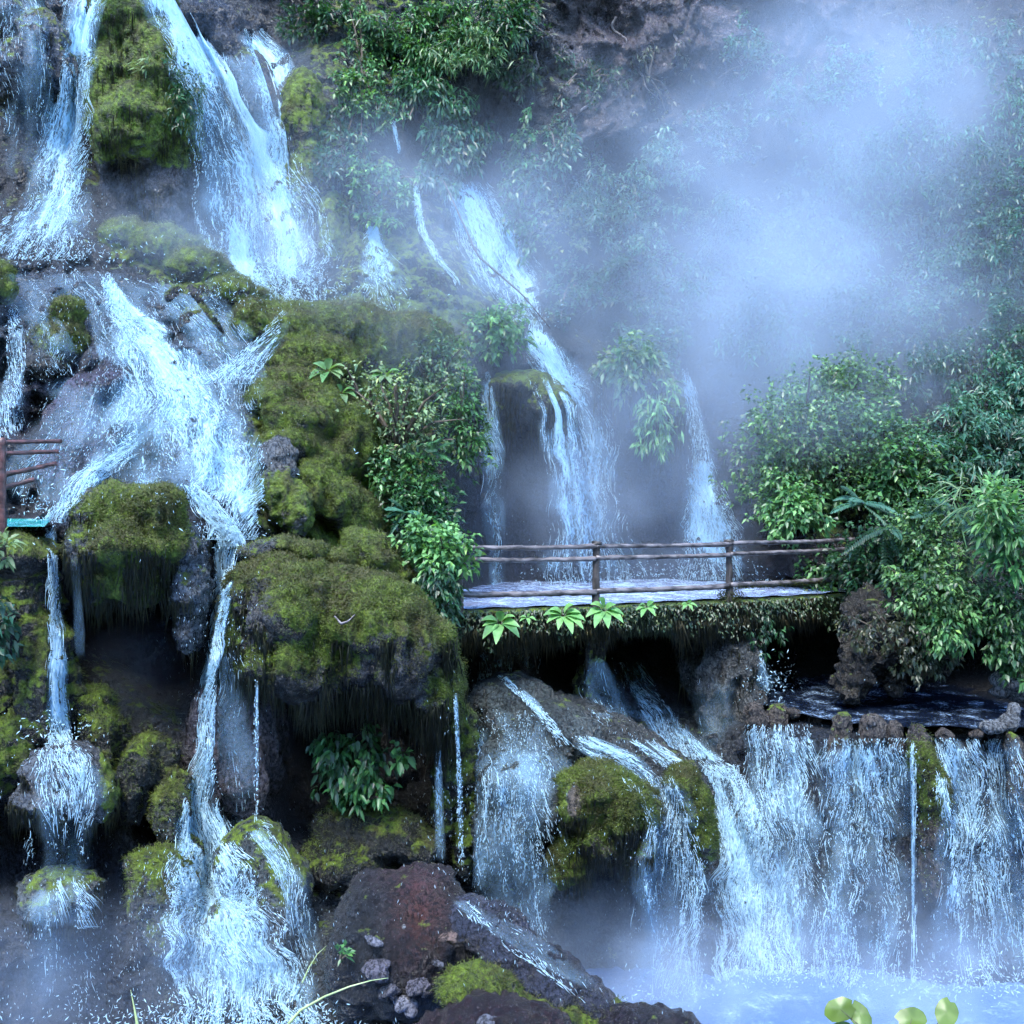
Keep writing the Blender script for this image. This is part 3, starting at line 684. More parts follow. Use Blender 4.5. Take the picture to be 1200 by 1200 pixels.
rock('stalactite', 'thin moss-streaked pillar hanging in the dark under the bridge', [(690, 765, 19.0, 12, 50, .3), (687, 810, 19.0, 8, 34, .25)], moss=0.35, tint=(.07, .07, .06), a=(.04, .12, .03), voxel=0.04)
# right
rock('boulder_r', 'rough brown boulder hung with creepers right of the bridge',
     [(1025, 762, 19.4, 36, 26, .8), (1006, 785, 19.3, 20, 30, .5), (1075, 760, 19.6, 50, 40, .8), (1050, 720, 19.8, 60, 40, .9), (995, 800, 19.3, 14, 30, .4), (1045, 790, 19.4, 16, 26, .4), (1100, 740, 19.8, 30, 40, .6)],
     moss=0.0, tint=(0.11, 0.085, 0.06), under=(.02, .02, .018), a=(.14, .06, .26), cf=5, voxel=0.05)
rock('striped', 'pale striped rock at the right edge of the upper pool', [(1180, 800, 18.6, 18, 12, .4, 20), (1196, 812, 18.6, 18, 12, .4), (1170, 812, 18.7, 10, 6, .3)], name='stone', moss=-0.7, tint=(.42, .42, .45), a=(.04, .03, .05), cf=8, voxel=.03)
rock('palelip', 'white jagged stone on the weir lip near the right edge', [(1183, 846, 17.4, 10, 14, .2, 30), (1165, 852, 17.4, 16, 8, .2), (1188, 832, 17.4, 6, 10, .15)], name='stone', moss=-0.8, tint=(.45, .44, .44), a=(.03, .02, .04), cf=10, voxel=.025)
rock('tailstone', 'brown ridge of stone running down from the white lip stone', [(1187, 880, 17.3, 9, 26, .25, -12), (1196, 920, 17.2, 12, 40, .3)], name='stone', moss=0.1, tint=(.17, .13, .09), a=(.04, .04, .04), voxel=.03)
for i, (x, y, w, h, lab, mm) in enumerate((
    (887, 842, 13, 22, 'dark rounded stone at the left end of the weir lip', -.2), (910, 842, 15, 20, 'squat olive stone second along the weir lip', .15), (930, 836, 9, 7, 'low black stone on the weir lip beside the squat one', -.6),
    (984, 866, 11, 34, 'mossy upright stone left of the three lip stones in the middle', .2), (1023, 856, 15, 20, 'brown upright stone with a pale flat top on the weir lip', -.1),
    (952, 846, 8, 9, 'small black stone left of the mossy upright stone on the weir lip', -.5), (1108, 862, 9, 9, 'low dark stone on the lip right of the moss column', -.3), (1143, 860, 7, 7, 'tiny dark stone on the lip between the two right curtains', -.4),
    (1050, 866, 10, 24, 'narrow dark stone between the brown stone and the moss column', -.1))):
    rock('lip%d' % i, lab, [(x, y, 17.5 if x > 960 else 18.9, w, h, .22, (i * 37) % 40 - 20), (x + (i * 5) % 9 - 4, y - h * .5, 17.45 if x > 960 else 18.85, w * .75, h * .4, .18)], name='stone', cat='stone', moss=mm, tint=(.20, .15, .12), a=(.03, .03, .04), cf=9, voxel=.025)
rock('mosscol', 'long moss column dividing the weir fall at right',
     [(1076, 866, 17.2, 10, 18, .25, -8), (1082, 895, 17.0, 12, 30, .3, -8), (1094, 930, 16.9, 13, 34, .35), (1092, 975, 16.9, 10, 34, .3), (1090, 1020, 17.0, 10, 40, .3)],
     moss=lambda x, y, n: 0.55 - 0.5 * smooth(880, 860, y) - 0.5 * smooth(950, 975, y), tint=(.16, .12, .10), tufts=6000, a=(.04, .05, .05), voxel=.03)
rock('weirrib', 'dark wet rib of rock behind the curtain of the weir', [(985, 960, 17.7, 12, 90, .3), (978, 1040, 17.5, 16, 60, .35)], moss=-.2, tint=(.08, .09, .09), a=(.06, .1, .04), voxel=.05)

print('rocks', len(ROCKS), 'faces', sum(len(q) for _, q in SURF))
#==WATER==
# ------------------------------------------------------------------ casting from the camera, to find where surfaces stand
def build_bvh():
    vs, fs, n = [], [], 0
    for v, q in SURF:
        vs.append(v); fs.append(q + n); n += len(v)
    vs = np.concatenate(vs); fs = np.concatenate(fs)
    return BVHTree.FromPolygons(vs.tolist(), fs.tolist())
BVH = build_bvh()
CLIFF_BVH = BVHTree.FromPolygons(SURF[0][0].tolist(), SURF[0][1].tolist())
EYE = Vector((0, 0, CZ))
def depth(px, py, bvh=None):
    d = Vector(((px - 600) / F, 1.0, (600 - py) / F))
    h = (bvh or BVH).ray_cast(EYE, d)
    return h[0].y if h[0] is not None else 30.0

# ------------------------------------------------------------------ still water
ZD = CZ - 1.62      # walkway level
ZU = CZ - 3.50      # pool behind the weir
ZL = CZ - 7.60      # lower pool
def flat(px, D): return (px - 600) / F * D

def sheet_poly(name, pts, z, mat, n=60):
    """a water surface filling a quadrilateral strip: pts = list of (x, y_front, y_back)"""
    m = 30
    V, q = [], []
    xs = np.array([p[0] for p in pts]); yf = np.array([p[1] for p in pts]); yb = np.array([p[2] for p in pts])
    X = np.linspace(xs[0], xs[-1], n); A = np.interp(X, xs, yf); B = np.interp(X, xs, yb)
    for i in range(n):
        for j in range(m):
            y = A[i] + (B[i] - A[i]) * j / (m - 1)
            V.append((X[i], y, z + 0.012 * math.sin(X[i] * 7 + y * 3) + 0.008 * math.sin(y * 11 - X[i] * 4)))
    for i in range(n - 1):
        for j in range(m - 1):
            a = i * m + j; q += [a, a + m, a + m + 1, a + 1]
    me = mesh_np(name, np.array(V), q, 4)
    return tag(link(name, me, mat), kind='structure')

edge = [(470, 17.35), (540, 17.5), (698, 18.3), (855, 19.5), (1000, 21.2), (1060, 21.9)]
sheet_poly('terrace_water', [(flat(p, d), d + 0.28, 26.5) for p, d in edge[:-1]] + [(flat(1000, 21.2) + .6, 21.9, 26)], ZD + 0.03,
           mat_pool('terrace_water', (0.15, 0.18, 0.28), 0.50, 0.15))
LIP = [(868, 20.0), (890, 19.6), (930, 18.9), (960, 18.3), (1000, 17.9), (1060, 17.62), (1180, 17.5), (1400, 17.4)]
sheet_poly('upper_pool_water', [(flat(p, d), d - 0.05, 26.5) for p, d in LIP], ZU, mat_pool('dark_pool_water', (0.004, 0.007, 0.016), 0.34, 0.12, 0.3))
sheet_poly('lower_pool_water', [(-14, -6.6, 19.5), (14, -6.6, 19.5)], ZL, mat_pool('lower_pool_water', (0.06, 0.12, 0.27), 0.36, 0.3), 160)
tq = np.array([tuple(P(-200, 618, 15.7)), tuple(P(52, 617, 15.75)), tuple(P(60, 608, 17.0)), tuple(P(-200, 607, 17.0)), tuple(P(-200, 640, 15.65)), tuple(P(58, 636, 15.7))])
tag(link('turquoise_water', mesh_np('turquoise_water', tq, [0, 1, 2, 3], 4), mat_pool('turquoise_water', (0.015, 0.26, 0.24), 0.42, 0.1)), kind='structure')

# ------------------------------------------------------------------ falling water
def path_grid(pts, off=0.05, jump=1.1, step=5.0):
    pts = np.array([(p[0], p[1], p[2], p[3] if len(p) > 3 else 0.8) for p in pts], float)
    n = max(6, int((pts[-1, 1] - pts[0, 1]) / step))
    py = np.linspace(pts[0, 1], pts[-1, 1], n)
    sm = lambda a: np.convolve(np.pad(a, 3, mode='edge'), np.ones(7) / 7, 'valid')
    cx, hw, de = (sm(np.interp(py, pts[:, 1], pts[:, k])) for k in (0, 2, 3))
    nu = int(np.clip(hw.max() / 2.2, 4, 60)) | 1
    U = np.linspace(-1, 1, nu)
    G = np.zeros((n, nu, 3))
    PX = cx[:, None] + U[None] * hw[:, None]
    ED = 1 + 0.12 * vnoise(py / 23.0, pts[0, 0], 0, 5)
    PX = cx[:, None] + U[None] * (hw * 1.1 * ED)[:, None]
    for j in range(nu):
        Dp = None
        Ds = np.zeros(n)
        for i in range(n):
            Dh = depth(PX[i, j], py[i]) - off
            if Dp is None: D = Dh
            elif Dh < Dp - jump: D = Dp
            elif Dh > Dp + 0.012: D = Dp + 0.012
            else: D = Dh
            Ds[i] = D; Dp = D
        Ds = np.convolve(np.pad(Ds, 2, mode='edge'), np.ones(5) / 5, 'valid')
        G[:, j, 0] = (PX[:, j] - 600) / F * Ds; G[:, j, 1] = Ds; G[:, j, 2] = CZ + (600 - py) / F * Ds
    return G, U, de, hw * np.median(G[:, :, 1]) / F

def spindles(Pts, rad, name, rng):
    """Pts (n,k,3) centre lines; tapering three-sided threads of water as one mesh"""
    n, k, _ = Pts.shape
    ax = Pts[:, -1] - Pts[:, 0]
    s1 = np.cross(ax, rng.normal(0, 1, (n, 3))); s1 /= np.linalg.norm(s1, axis=1)[:, None] + 1e-9
    s2 = np.cross(ax, s1); s2 /= np.linalg.norm(s2, axis=1)[:, None] + 1e-9
    prof = np.sin(np.linspace(0, math.pi, k))[1:-1] ** 0.6
    V = [Pts[:, 0:1]]
    for m in range(1, k - 1):
        r = (rad * prof[m - 1])[:, None]
        c = Pts[:, m]
        V.append(np.stack([c + s1 * r, c - s1 * r * .5 + s2 * r * .87, c - s1 * r * .5 - s2 * r * .87], 1))
    V.append(Pts[:, -1:])
    V = np.concatenate(V, 1); nvp = V.shape[1]
    tri = [[0, 1, 2], [0, 2, 3], [0, 3, 1]]
    for m in range(k - 3):
        a = 1 + 3 * m; b = a + 3
        for t in range(3):
            t2 = (t + 1) % 3
            tri += [[a + t, b + t, b + t2], [a + t, b + t2, a + t2]]
    e = nvp - 1; a = e - 3
    tri += [[a, e, a + 1], [a + 1, e, a + 2], [a + 2, e, a]]
    Fc = (np.arange(n)[:, None, None] * nvp + np.array(tri)[None]).reshape(-1)
    return mesh_np(name, V.reshape(-1, 3), Fc, 3)

FALLS = []
def waterfall(label, pts, n=1500, rad=(0.004, 0.012), length=(0.08, 0.45), wander=0.6, thick=0.12, group=None, seed=None, sheet=True, off=0.05, jump=1.1, spray=0):
    seed = seed if seed is not None else len(FALLS) + 1
    rng = np.random.default_rng(seed * 17)
    G, U, de, hwm = path_grid(pts, off, jump)
    nv, nu, _ = G.shape
    mid = G[:, nu // 2]
    arc = np.concatenate([[0], np.cumsum(np.linalg.norm(np.diff(mid, axis=0), axis=1))])
    t = empty('waterfall', tuple(G[-1, nu // 2]))
    tag(t, label, 'waterfall', group); base = G[-1, nu // 2].copy()
    if sheet:
        ii = np.arange(nv * nu).reshape(nv, nu)
        q = np.stack([ii[:-1, :-1], ii[1:, :-1], ii[1:, 1:], ii[:-1, 1:]], -1).reshape(-1, 4)
        me = mesh_np('water_sheet', (G - base).reshape(-1, 3), q, 4)
        ends = smooth(-0.01, 0.06, np.linspace(0, 1, nv)) * smooth(1.0, 0.90, np.linspace(0, 1, nv)) * .6 + .4 * smooth(-.01, .06, np.linspace(0, 1, nv))
        lt = np.minimum(arc[:, None] / .35, 1.0); sh = .35 + .5 * vnoise(U[None] * hwm[:, None] * 6, 0 * arc[:, None], seed, 31)
        dn = de[:, None] * (1 - np.abs(U[None]) ** 3) * ends[:, None] * smooth(np.clip(sh, 0, .9) - .35, np.clip(sh, 0, .9) + .1, lt)
        dn = dn * smooth(-.05, .45, 1 - np.abs(U[None]) + .42 * vnoise(U[None] * hwm[:, None] * 3 + 9, arc[:, None] * 1.6, 0, seed + 50)) if hwm.max() > .15 else dn
        if arc[-1] > 1.0: dn = dn * smooth(-.05, .45, (arc[-1] - arc)[:, None] - .3 * (1 + vnoise(U[None] * hwm[:, None] * 5, 0 * arc[:, None], seed, 41)))
        dn = dn * (0.78 + 0.45 * vnoise(U[None] * hwm[:, None] * 2.2, arc[:, None] * 0.6, 0, seed) + .2 * vnoise(U[None] * hwm[:, None] * 6, arc[:, None] * 1.5, 0, seed + 1))
        attr_f(me, 'dens', np.clip(dn, 0, 1).reshape(-1))
        uvl = me.uv_layers.new(name='flow')
        uv = np.stack([U[None] * hwm[:, None] + seed * 3.7, np.repeat(arc[:, None], nu, 1)], -1).reshape(-1, 2)
        uvl.data.foreach_set('uv', uv[q.reshape(-1)].astype(np.float32).ravel())
        link('water_sheet', me, M_SHEET, t)
    if n:
        n = int(n * 1.55)
        L = arc[-1]
        area = np.interp(np.linspace(0, L, 200), arc, hwm * de); cdf = np.cumsum(area); cdf /= cdf[-1]
        s0 = np.interp(rng.uniform(0, 1, n), cdf, np.linspace(0, L, 200))
        u0 = rng.uniform(-1, 1, n) * rng.uniform(0.75, 1.0, n)
        # keep the threads mostly in lanes, fewer and narrower lanes where the water is thin
        w0 = np.interp(s0, arc, hwm) + 0.02
        dd = np.interp(s0, arc, de) * (1 - np.abs(u0) ** 4)
        lane = 0.5 + 0.5 * vnoise(u0 * w0 * 7.5 + 0.6 * vnoise(u0 * w0 * 2, s0 * 1.5, seed, 4), s0 * 0.55, seed, 7)
        lane2 = 0.5 + 0.5 * vnoise(u0 * w0 * 20, s0 * 2.2, seed, 9)
        keep = (0.62 * lane + 0.38 * lane2 + rng.normal(0, 0.09, n)) > (0.86 - 0.58 * dd)
        s0, u0 = s0[keep], u0[keep]; n = len(s0)
        k = 5
        cls = rng.uniform(0, 1, n)
        ln = np.where(cls < .58, rng.uniform(.008, .04, n), np.where(cls < .93, rng.uniform(length[0] * .7, length[0] * .7 + (length[1] - length[0]) * .35, n), rng.uniform(*length, n)))
        s = s0.copy(); u = u0.copy()
        lay = rng.uniform(0, 1, n) ** 1.5 * thick + 0.01
        Pt = np.zeros((n, k, 3))
        def lanes(u, s):
            w = np.interp(s, arc, hwm) + 0.02
            return vnoise(u * w * 3.2, s * 1.1, seed, 7) + 0.5 * vnoise(u * w * 8, s * 2.6, seed, 8)
        for _ in range(5):      # let them drift towards the lanes first
            e = 0.02; g = (lanes(u + e, s) - lanes(u - e, s)) / (2 * e)
            w = np.interp(s, arc, hwm) + 0.02
            u = np.clip(u + 0.10 * wander * np.sign(g) * np.minimum(np.abs(g) * 0.12, 1.0) * 0.25 / w, -1, 1)
        for m in range(k):
            fi = np.interp(s, arc, np.arange(nv)); fj = (u + 1) / 2 * (nu - 1)
            i0 = np.clip(fi.astype(int), 0, nv - 2); j0 = np.clip(fj.astype(int), 0, nu - 2); a = (fi - i0)[:, None]; b = (fj - j0)[:, None]
            p = G[i0, j0] * (1 - a) * (1 - b) + G[i0 + 1, j0] * a * (1 - b) + G[i0, j0 + 1] * (1 - a) * b + G[i0 + 1, j0 + 1] * a * b
            p[:, 1] -= lay
            Pt[:, m] = p
            s = np.minimum(s + ln / (k - 1), L)
            w = np.interp(s, arc, hwm) + 0.02
            u = np.clip(u + wander * 0.12 * vnoise(u0 * w * 2.5, s * 2.2, seed + 3, 11) * (ln / 0.3) / np.maximum(w, .12) / (k - 1) * 2, -1, 1)
        r = (rad[0] + (rad[1] - rad[0]) * rng.uniform(0, 1, n) ** 2.6) * np.where(cls < .58, .8, .5)
        me = spindles(Pt - base, r, 'water_threads', rng)
        o = link('water_threads', me, M_STRAND, t); o['kind'] = 'stuff'
    if spray:
        c = G[-1][rng.integers(0, nu, spray)]
        p = c + rng.normal(0, 1, (spray, 3)) * np.array([hwm[-1] * .5 + .1, .25, .22]) + np.array([0, -.1, .12])
        d = rng.normal(0, 1, (spray, 3)); d /= np.linalg.norm(d, axis=1)[:, None]; ln = rng.uniform(.008, .05, spray)[:, None]
        Pt = np.stack([p - d * ln, p - d * ln * .3, p + d * ln * .3, p + d * ln], 1)
        o = link('spray_drops', spindles(Pt - base, rng.uniform(.004, .010, spray), 'spray_drops', rng), M_STRAND, t); o['kind'] = 'stuff'
    FALLS.append(t)
    return G

WF = waterfall
WF('bright straight waterfall left of the tall mossy pillar at the top', [(105, -30, 24, .85), (92, 40, 24, .85), (84, 110, 26, .8), (76, 180, 34, .75), (66, 240, 48, .75), (45, 285, 70, .9), (30, 305, 85, .9)], 5200, length=(.06, .5), spray=500)
WF('thin trickles over the bulbous rock in the top left corner', [(22, -30, 40, .45), (35, 40, 40, .45), (38, 110, 40, .4), (36, 170, 38, .3), (34, 225, 38, .25)], 1300, rad=(.004, .009), length=(.1, .5), sheet=True)
WF('broad roaring waterfall right of the tall mossy pillar, its left arm', [(184, -40, 38, 1), (220, 30, 42, 1), (246, 80, 44, 1), (275, 150, 56, 1), (296, 220, 70, .95), (310, 280, 78, .95), (318, 352, 82, .95)], 11000, length=(.06, .4), spray=900)
WF('short right arm of the broad waterfall pouring behind the dark boulder', [(288, 34, 18, .8), (312, 60, 30, .95), (326, 100, 30, .9), (338, 150, 26, .85), (345, 220, 34, .8), (352, 300, 34, .8), (356, 350, 36, .8)], 3200)
WF('small bell-shaped trickle between the broad fall and the middle fall', [(436, 262, 5, .9), (441, 290, 16, .8), (450, 325, 28, .5), (455, 366, 36, .45)], 900, rad=(.004, .011))
WF('very thin thread of water high up in the leaves', [(459, 140, 3, .8), (464, 160, 3.5, .8), (470, 180, 3, .7)], 60, rad=(.006, .014))
WF('narrow white stream snaking down left of the middle fall', [(488, 215, 3, .9), (489, 235, 6, .95), (494, 270, 5, .95), (507, 295, 6, .9), (525, 318, 5, .8), (545, 338, 6, .7)], 420, rad=(.006, .016))
WF('upper part of the middle waterfall fanning over the hazy slope', [(545, 214, 26, .75), (558, 245, 38, .8), (574, 285, 48, .8), (590, 325, 46, .8), (606, 355, 28, .8), (622, 378, 12, .9)], 3200, spray=100)
WF('lower part of the middle waterfall dropping to the bridge terrace', [(624, 375, 9, .95), (634, 405, 26, .85), (655, 440, 34, .85), (675, 480, 42, .82), (683, 540, 46, .75), (690, 610, 50, .75), (700, 690, 62, .9)], 4200, length=(.1, .6), spray=500)
WF('slender waterfall falling into the cave left of the middle fall', [(570, 436, 4, .9), (572, 470, 11, .85), (575, 520, 15, .75), (577, 580, 16, .55), (580, 640, 12, .5), (582, 698, 12, .6)], 1200, length=(.1, .6))
WF('right-hand waterfall widening behind the bridge post', [(802, 432, 5, .8), (812, 480, 11, .85), (822, 530, 17, .85), (826, 590, 26, .85), (830, 630, 42, .85), (836, 680, 62, .9)], 3200, spray=400)
WF('veil of thin water over the dark boulder in the broad fall', [(285, 62, 26, .3), (295, 100, 30, .42), (300, 150, 30, .5), (300, 190, 30, .6)], 900, rad=(.003, .009))
# the big cascade at left
WF('upper run of the foaming cascade below the ledge at left', [(122, 320, 7, .9), (134, 345, 11, 1), (147, 365, 19, 1), (170, 392, 38, .95), (190, 425, 52, .95), (203, 455, 68, .85), (208, 480, 84, .6), (204, 505, 80, .35), (204, 525, 76, .12)], 6500, rad=(.004, .013), wander=0.7, spray=200, off=.11)
WF('middle apron of the foaming cascade spreading over brown steps', [(200, 425, 60, .12), (198, 450, 86, .42), (205, 480, 98, .55), (208, 530, 104, .56), (205, 560, 108, .55), (205, 590, 100, .5)], 5500, rad=(.003, .010), length=(.04, .22), wander=0.8, off=.11)
WF('left runnel of the foaming cascade curling down to the turquoise pool', [(178, 490, 20, .25), (150, 520, 26, .55), (118, 548, 28, .7), (92, 578, 22, .8), (74, 598, 17, .9), (58, 612, 16, .95)], 1600, rad=(.005, .013), wander=0.7, spray=150, off=.11)
WF('right veil of the foaming cascade beside the mossy cushions', [(262, 480, 34, .2), (264, 510, 40, .55), (268, 540, 42, .72), (270, 570, 40, .75), (268, 600, 36, .8), (272, 632, 30, .95)], 2600, wander=1.2, spray=150, off=.11)
WF('bright diagonal rush of water above the narrow central stream', [(215, 566, 8, .9), (232, 580, 14, 1), (250, 600, 18, 1), (268, 620, 20, 1), (272, 640, 16, 1)], 1200, rad=(.005, .013), wander=0.7, off=.11)
WF('side rivulet joining the cascade from the mossy notch at right', [(338, 364, 6, .5), (328, 380, 12, .6), (314, 402, 20, .6), (290, 425, 26, .65), (262, 450, 30, .7)], 1100, rad=(.004, .012), wander=0.7)
WF('faint wet film over the grey rock face below the ledge', [(70, 318, 80, .3), (100, 345, 95, .4), (120, 400, 90, .42), (130, 440, 80, .5)], 3000, rad=(.003, .008), wander=0.7, off=.11)
WF('thin rivulet down the rocks at the far left above the railing', [(18, 362, 6, .9), (20, 395, 9, .8), (18, 440, 14, .75), (12, 480, 18, .7), (8, 515, 20, .6)], 900)
WF('faint spill over the purple rock left of the cascade apron', [(120, 440, 60, .45), (95, 500, 60, .42), (60, 540, 55, .42), (50, 600, 45, .4)], 1500, rad=(.003, .008), wander=0.7, off=.11)
WF('thin wet film on the brown rock between cascade and mossy notch', [(200, 330, 50, .4), (240, 380, 50, .42), (270, 430, 40, .45), (285, 480, 30, .5)], 1200, rad=(.003, .008), off=.11)
WF('thin film of water spread over the top of the wet dome under the bridge', [(600, 830, 40, .35), (615, 870, 52, .45), (625, 900, 52, .5), (622, 960, 48, .5), (620, 1010, 46, .35)], 2200, rad=(.003, .008), length=(.03, .2))
# lower left
WF('thin pillar of water dropping from the turquoise pool at left', [(60, 618, 5, .9), (64, 660, 6, .9), (66, 700, 8, .85), (67, 760, 11, .85), (68, 820, 13, .85), (70, 878, 18, .9)], 1800, length=(.1, .6), spray=150)
WF('web of water running over the wet travertine dome', [(72, 876, 26, .85), (76, 905, 44, .62), (78, 950, 48, .5), (76, 975, 46, .35), (75, 1000, 44, .15)], 1700, rad=(.004, .010), wander=0.7)
WF('drips between the wet dome and the knob below it', [(74, 955, 46, .35), (74, 990, 44, .3), (72, 1035, 44, .3)], 420, rad=(.005, .013), length=(.1, .4))
WF('water webbed over the small dripping knob', [(70, 1030, 34, .6), (72, 1055, 46, .5), (72, 1085, 44, .4)], 700, rad=(.004, .010), wander=0.7)
WF('last drips below the small knob in the lower left corner', [(70, 1080, 44, .3), (72, 1130, 44, .3), (72, 1190, 60, .35)], 420, rad=(.005, .012), length=(.06, .3), spray=60)
WF('faint side trickles on the dark rock beside the mound hollow', [(86, 640, 6, .35), (92, 720, 6, .35), (95, 800, 8, .35)], 60, rad=(.004, .008))
# central stream
WF('narrow central stream plunging past the great overhang', [(268, 636, 16, 1), (262, 660, 12, 1), (263, 700, 9, .95), (256, 740, 9, .95), (247, 790, 9, .95), (242, 850, 10, .95), (238, 910, 16, .95), (236, 960, 24, .95), (240, 1010, 34, .7), (244, 1040, 40, .4)], 4600, rad=(.005, .014), length=(.1, .6), jump=2.5)
WF('foaming white foot of the central stream', [(236, 940, 20, .95), (242, 985, 36, 1), (252, 1040, 56, 1), (268, 1100, 76, 1), (285, 1160, 92, 1), (295, 1215, 105, 1)], 9500, rad=(.004, .013), length=(.05, .35), wander=0.7, spray=2200, jump=2.0)
WF('thin fan of water over the green dome right of the foaming foot', [(278, 958, 26, .6), (310, 990, 34, .6), (335, 1040, 30, .6), (345, 1100, 28, .55), (350, 1150, 28, .4)], 1300, rad=(.004, .009), wander=0.7)
WF('thin sheet of water on the pinkish flowstone curtain', [(265, 760, 16, .3), (270, 860, 30, .35), (280, 950, 40, .4)], 420, rad=(.003, .008))
WF('string of drops falling from the front of the great overhang', [(301, 790, 2.2, .8), (301, 860, 2.4, .8), (302, 962, 2.5, .8)], 110, rad=(.007, .014), length=(.04, .16))
WF('line of drops falling off the right tip of the great overhang', [(534, 812, 2.5, .9), (538, 900, 3, .9), (541, 1010, 4, .8)], 190, rad=(.006, .014), length=(.04, .2))
WF('faint trickle behind the drops at the overhang tip', [(514, 860, 4, .5), (514, 930, 5, .5), (517, 1020, 8, .4)], 90, rad=(.005, .010), length=(.04, .16))
# under the bridge
WF('fine strings of water falling from the left of the bridge edge', [(600, 742, 50, .42), (596, 770, 48, .45), (590, 830, 40, .5)], 1200, rad=(.004, .009), length=(.1, .4))
WF('stream striking the wet dome under the left of the bridge', [(570, 786, 10, .7), (580, 820, 22, .7), (585, 850, 26, .65), (595, 885, 30, .8), (612, 905, 34, .75)], 1500, wander=.9)
WF('diagonal runnel across the rock from the bridge shadow', [(578, 790, 5, .6), (604, 804, 8, .7), (628, 826, 9, .7), (645, 850, 9, .7), (658, 872, 18, .5)], 500, rad=(.005, .012), length=(.06, .25))
WF('skirt of fine drops falling round the wet dome', [(600, 870, 40, .3), (600, 898, 44, .55), (604, 950, 50, .6), (604, 1010, 50, .5), (606, 1070, 50, .45), (608, 1120, 54, .5)], 4200, rad=(.004, .009), length=(.05, .35), wander=.4)
WF('left edge stream tearing down beside the wet dome', [(566, 850, 8, .6), (566, 900, 9, .8), (566, 960, 10, .85), (562, 1020, 8, .8), (560, 1062, 9, .7)], 900)
WF('hazy fall behind the rock ramp under the bridge', [(700, 770, 20, .35), (712, 820, 30, .4), (730, 850, 30, .5)], 380)
WF('slanting white chute right of the thin hanging pillar', [(735, 775, 14, .6), (752, 810, 20, .7), (775, 845, 24, .85), (806, 880, 28, .9), (835, 910, 34, .95)], 2200, wander=.9)
WF('braided water over the brown ramp above the bright mossy boulder', [(668, 862, 12, .85), (690, 868, 26, .6), (720, 885, 32, .6), (745, 905, 30, .65), (757, 925, 18, .75)], 1300, rad=(.004, .011), wander=0.7)
WF('water edging over the crest beside the moss tongue', [(740, 865, 20, .5), (775, 882, 22, .55), (800, 898, 18, .6)], 420, rad=(.004, .010), wander=0.7)
WF('curtain of white streaks between the bright mossy boulder and the moss tongue', [(772, 908, 22, .85), (785, 950, 32, .8), (788, 1000, 40, .75), (786, 1060, 44, .7), (784, 1120, 46, .7), (784, 1180, 48, .75)], 3600, rad=(.004, .011), length=(.06, .5), wander=.5, spray=300)
WF('big blue-white fall left of the weir beside the tufa column', [(842, 895, 24, .95), (858, 940, 34, .95), (872, 1000, 42, .9), (880, 1060, 48, .85), (886, 1120, 56, .85), (890, 1185, 66, 1)], 8500, rad=(.004, .012), length=(.06, .45), wander=.8, spray=1600)
WF('strings of water down the face of the fluted column', [(835, 790, 28, .22), (838, 850, 28, .26), (845, 900, 24, .4)], 300, rad=(.003, .007))
WF('thin trickle falling into the pool behind the weir', [(892, 760, 5, .8), (896, 785, 6, .8), (902, 808, 20, .95)], 400, spray=300)
# the weir
WF('dense left curtain of the long weir fall', [(908, 848, 44, .75), (914, 890, 52, .75), (918, 950, 54, .7), (922, 1020, 54, .62), (924, 1090, 54, .6), (922, 1160, 54, .8)], 5200, rad=(.004, .012), length=(.06, .45), wander=.7, spray=700)
WF('sparse middle curtain of the weir with dark rock showing', [(1008, 864, 60, .66), (1008, 930, 60, .58), (1008, 1000, 60, .5), (1008, 1080, 60, .45), (1008, 1165, 60, .6)], 4200, rad=(.004, .012), length=(.06, .45), wander=.5, spray=400)
WF('single unbroken string of water left of the moss column', [(1068, 868, 3, .95), (1070, 960, 3, .95), (1070, 1060, 2.5, .9), (1069, 1172, 3, .9)], 420, rad=(.006, .012), length=(.15, .5), wander=.2)
WF('bright right curtain of the weir right of the moss column', [(1120, 864, 30, .85), (1122, 920, 31, .82), (1126, 990, 33, .82), (1130, 1035, 36, .9), (1130, 1080, 44, .55), (1130, 1165, 50, .5)], 3800, rad=(.004, .012), length=(.06, .45), wander=.7, spray=500)
WF('curved ribbons of water at the right end of the weir', [(1170, 864, 30, .7), (1176, 920, 32, .6), (1180, 990, 34, .6), (1188, 1060, 40, .65), (1192, 1165, 46, .6)], 3400, rad=(.004, .011), wander=.7, spray=300)
WF('water sliding down the slanting blue-grey boulder', [(530, 1054, 10, .5), (560, 1070, 16, .45), (595, 1090, 24, .42), (635, 1120, 28, .4), (680, 1152, 26, .3), (720, 1175, 26, .1)], 900, rad=(.004, .009), wander=1.0)

print('falls done')

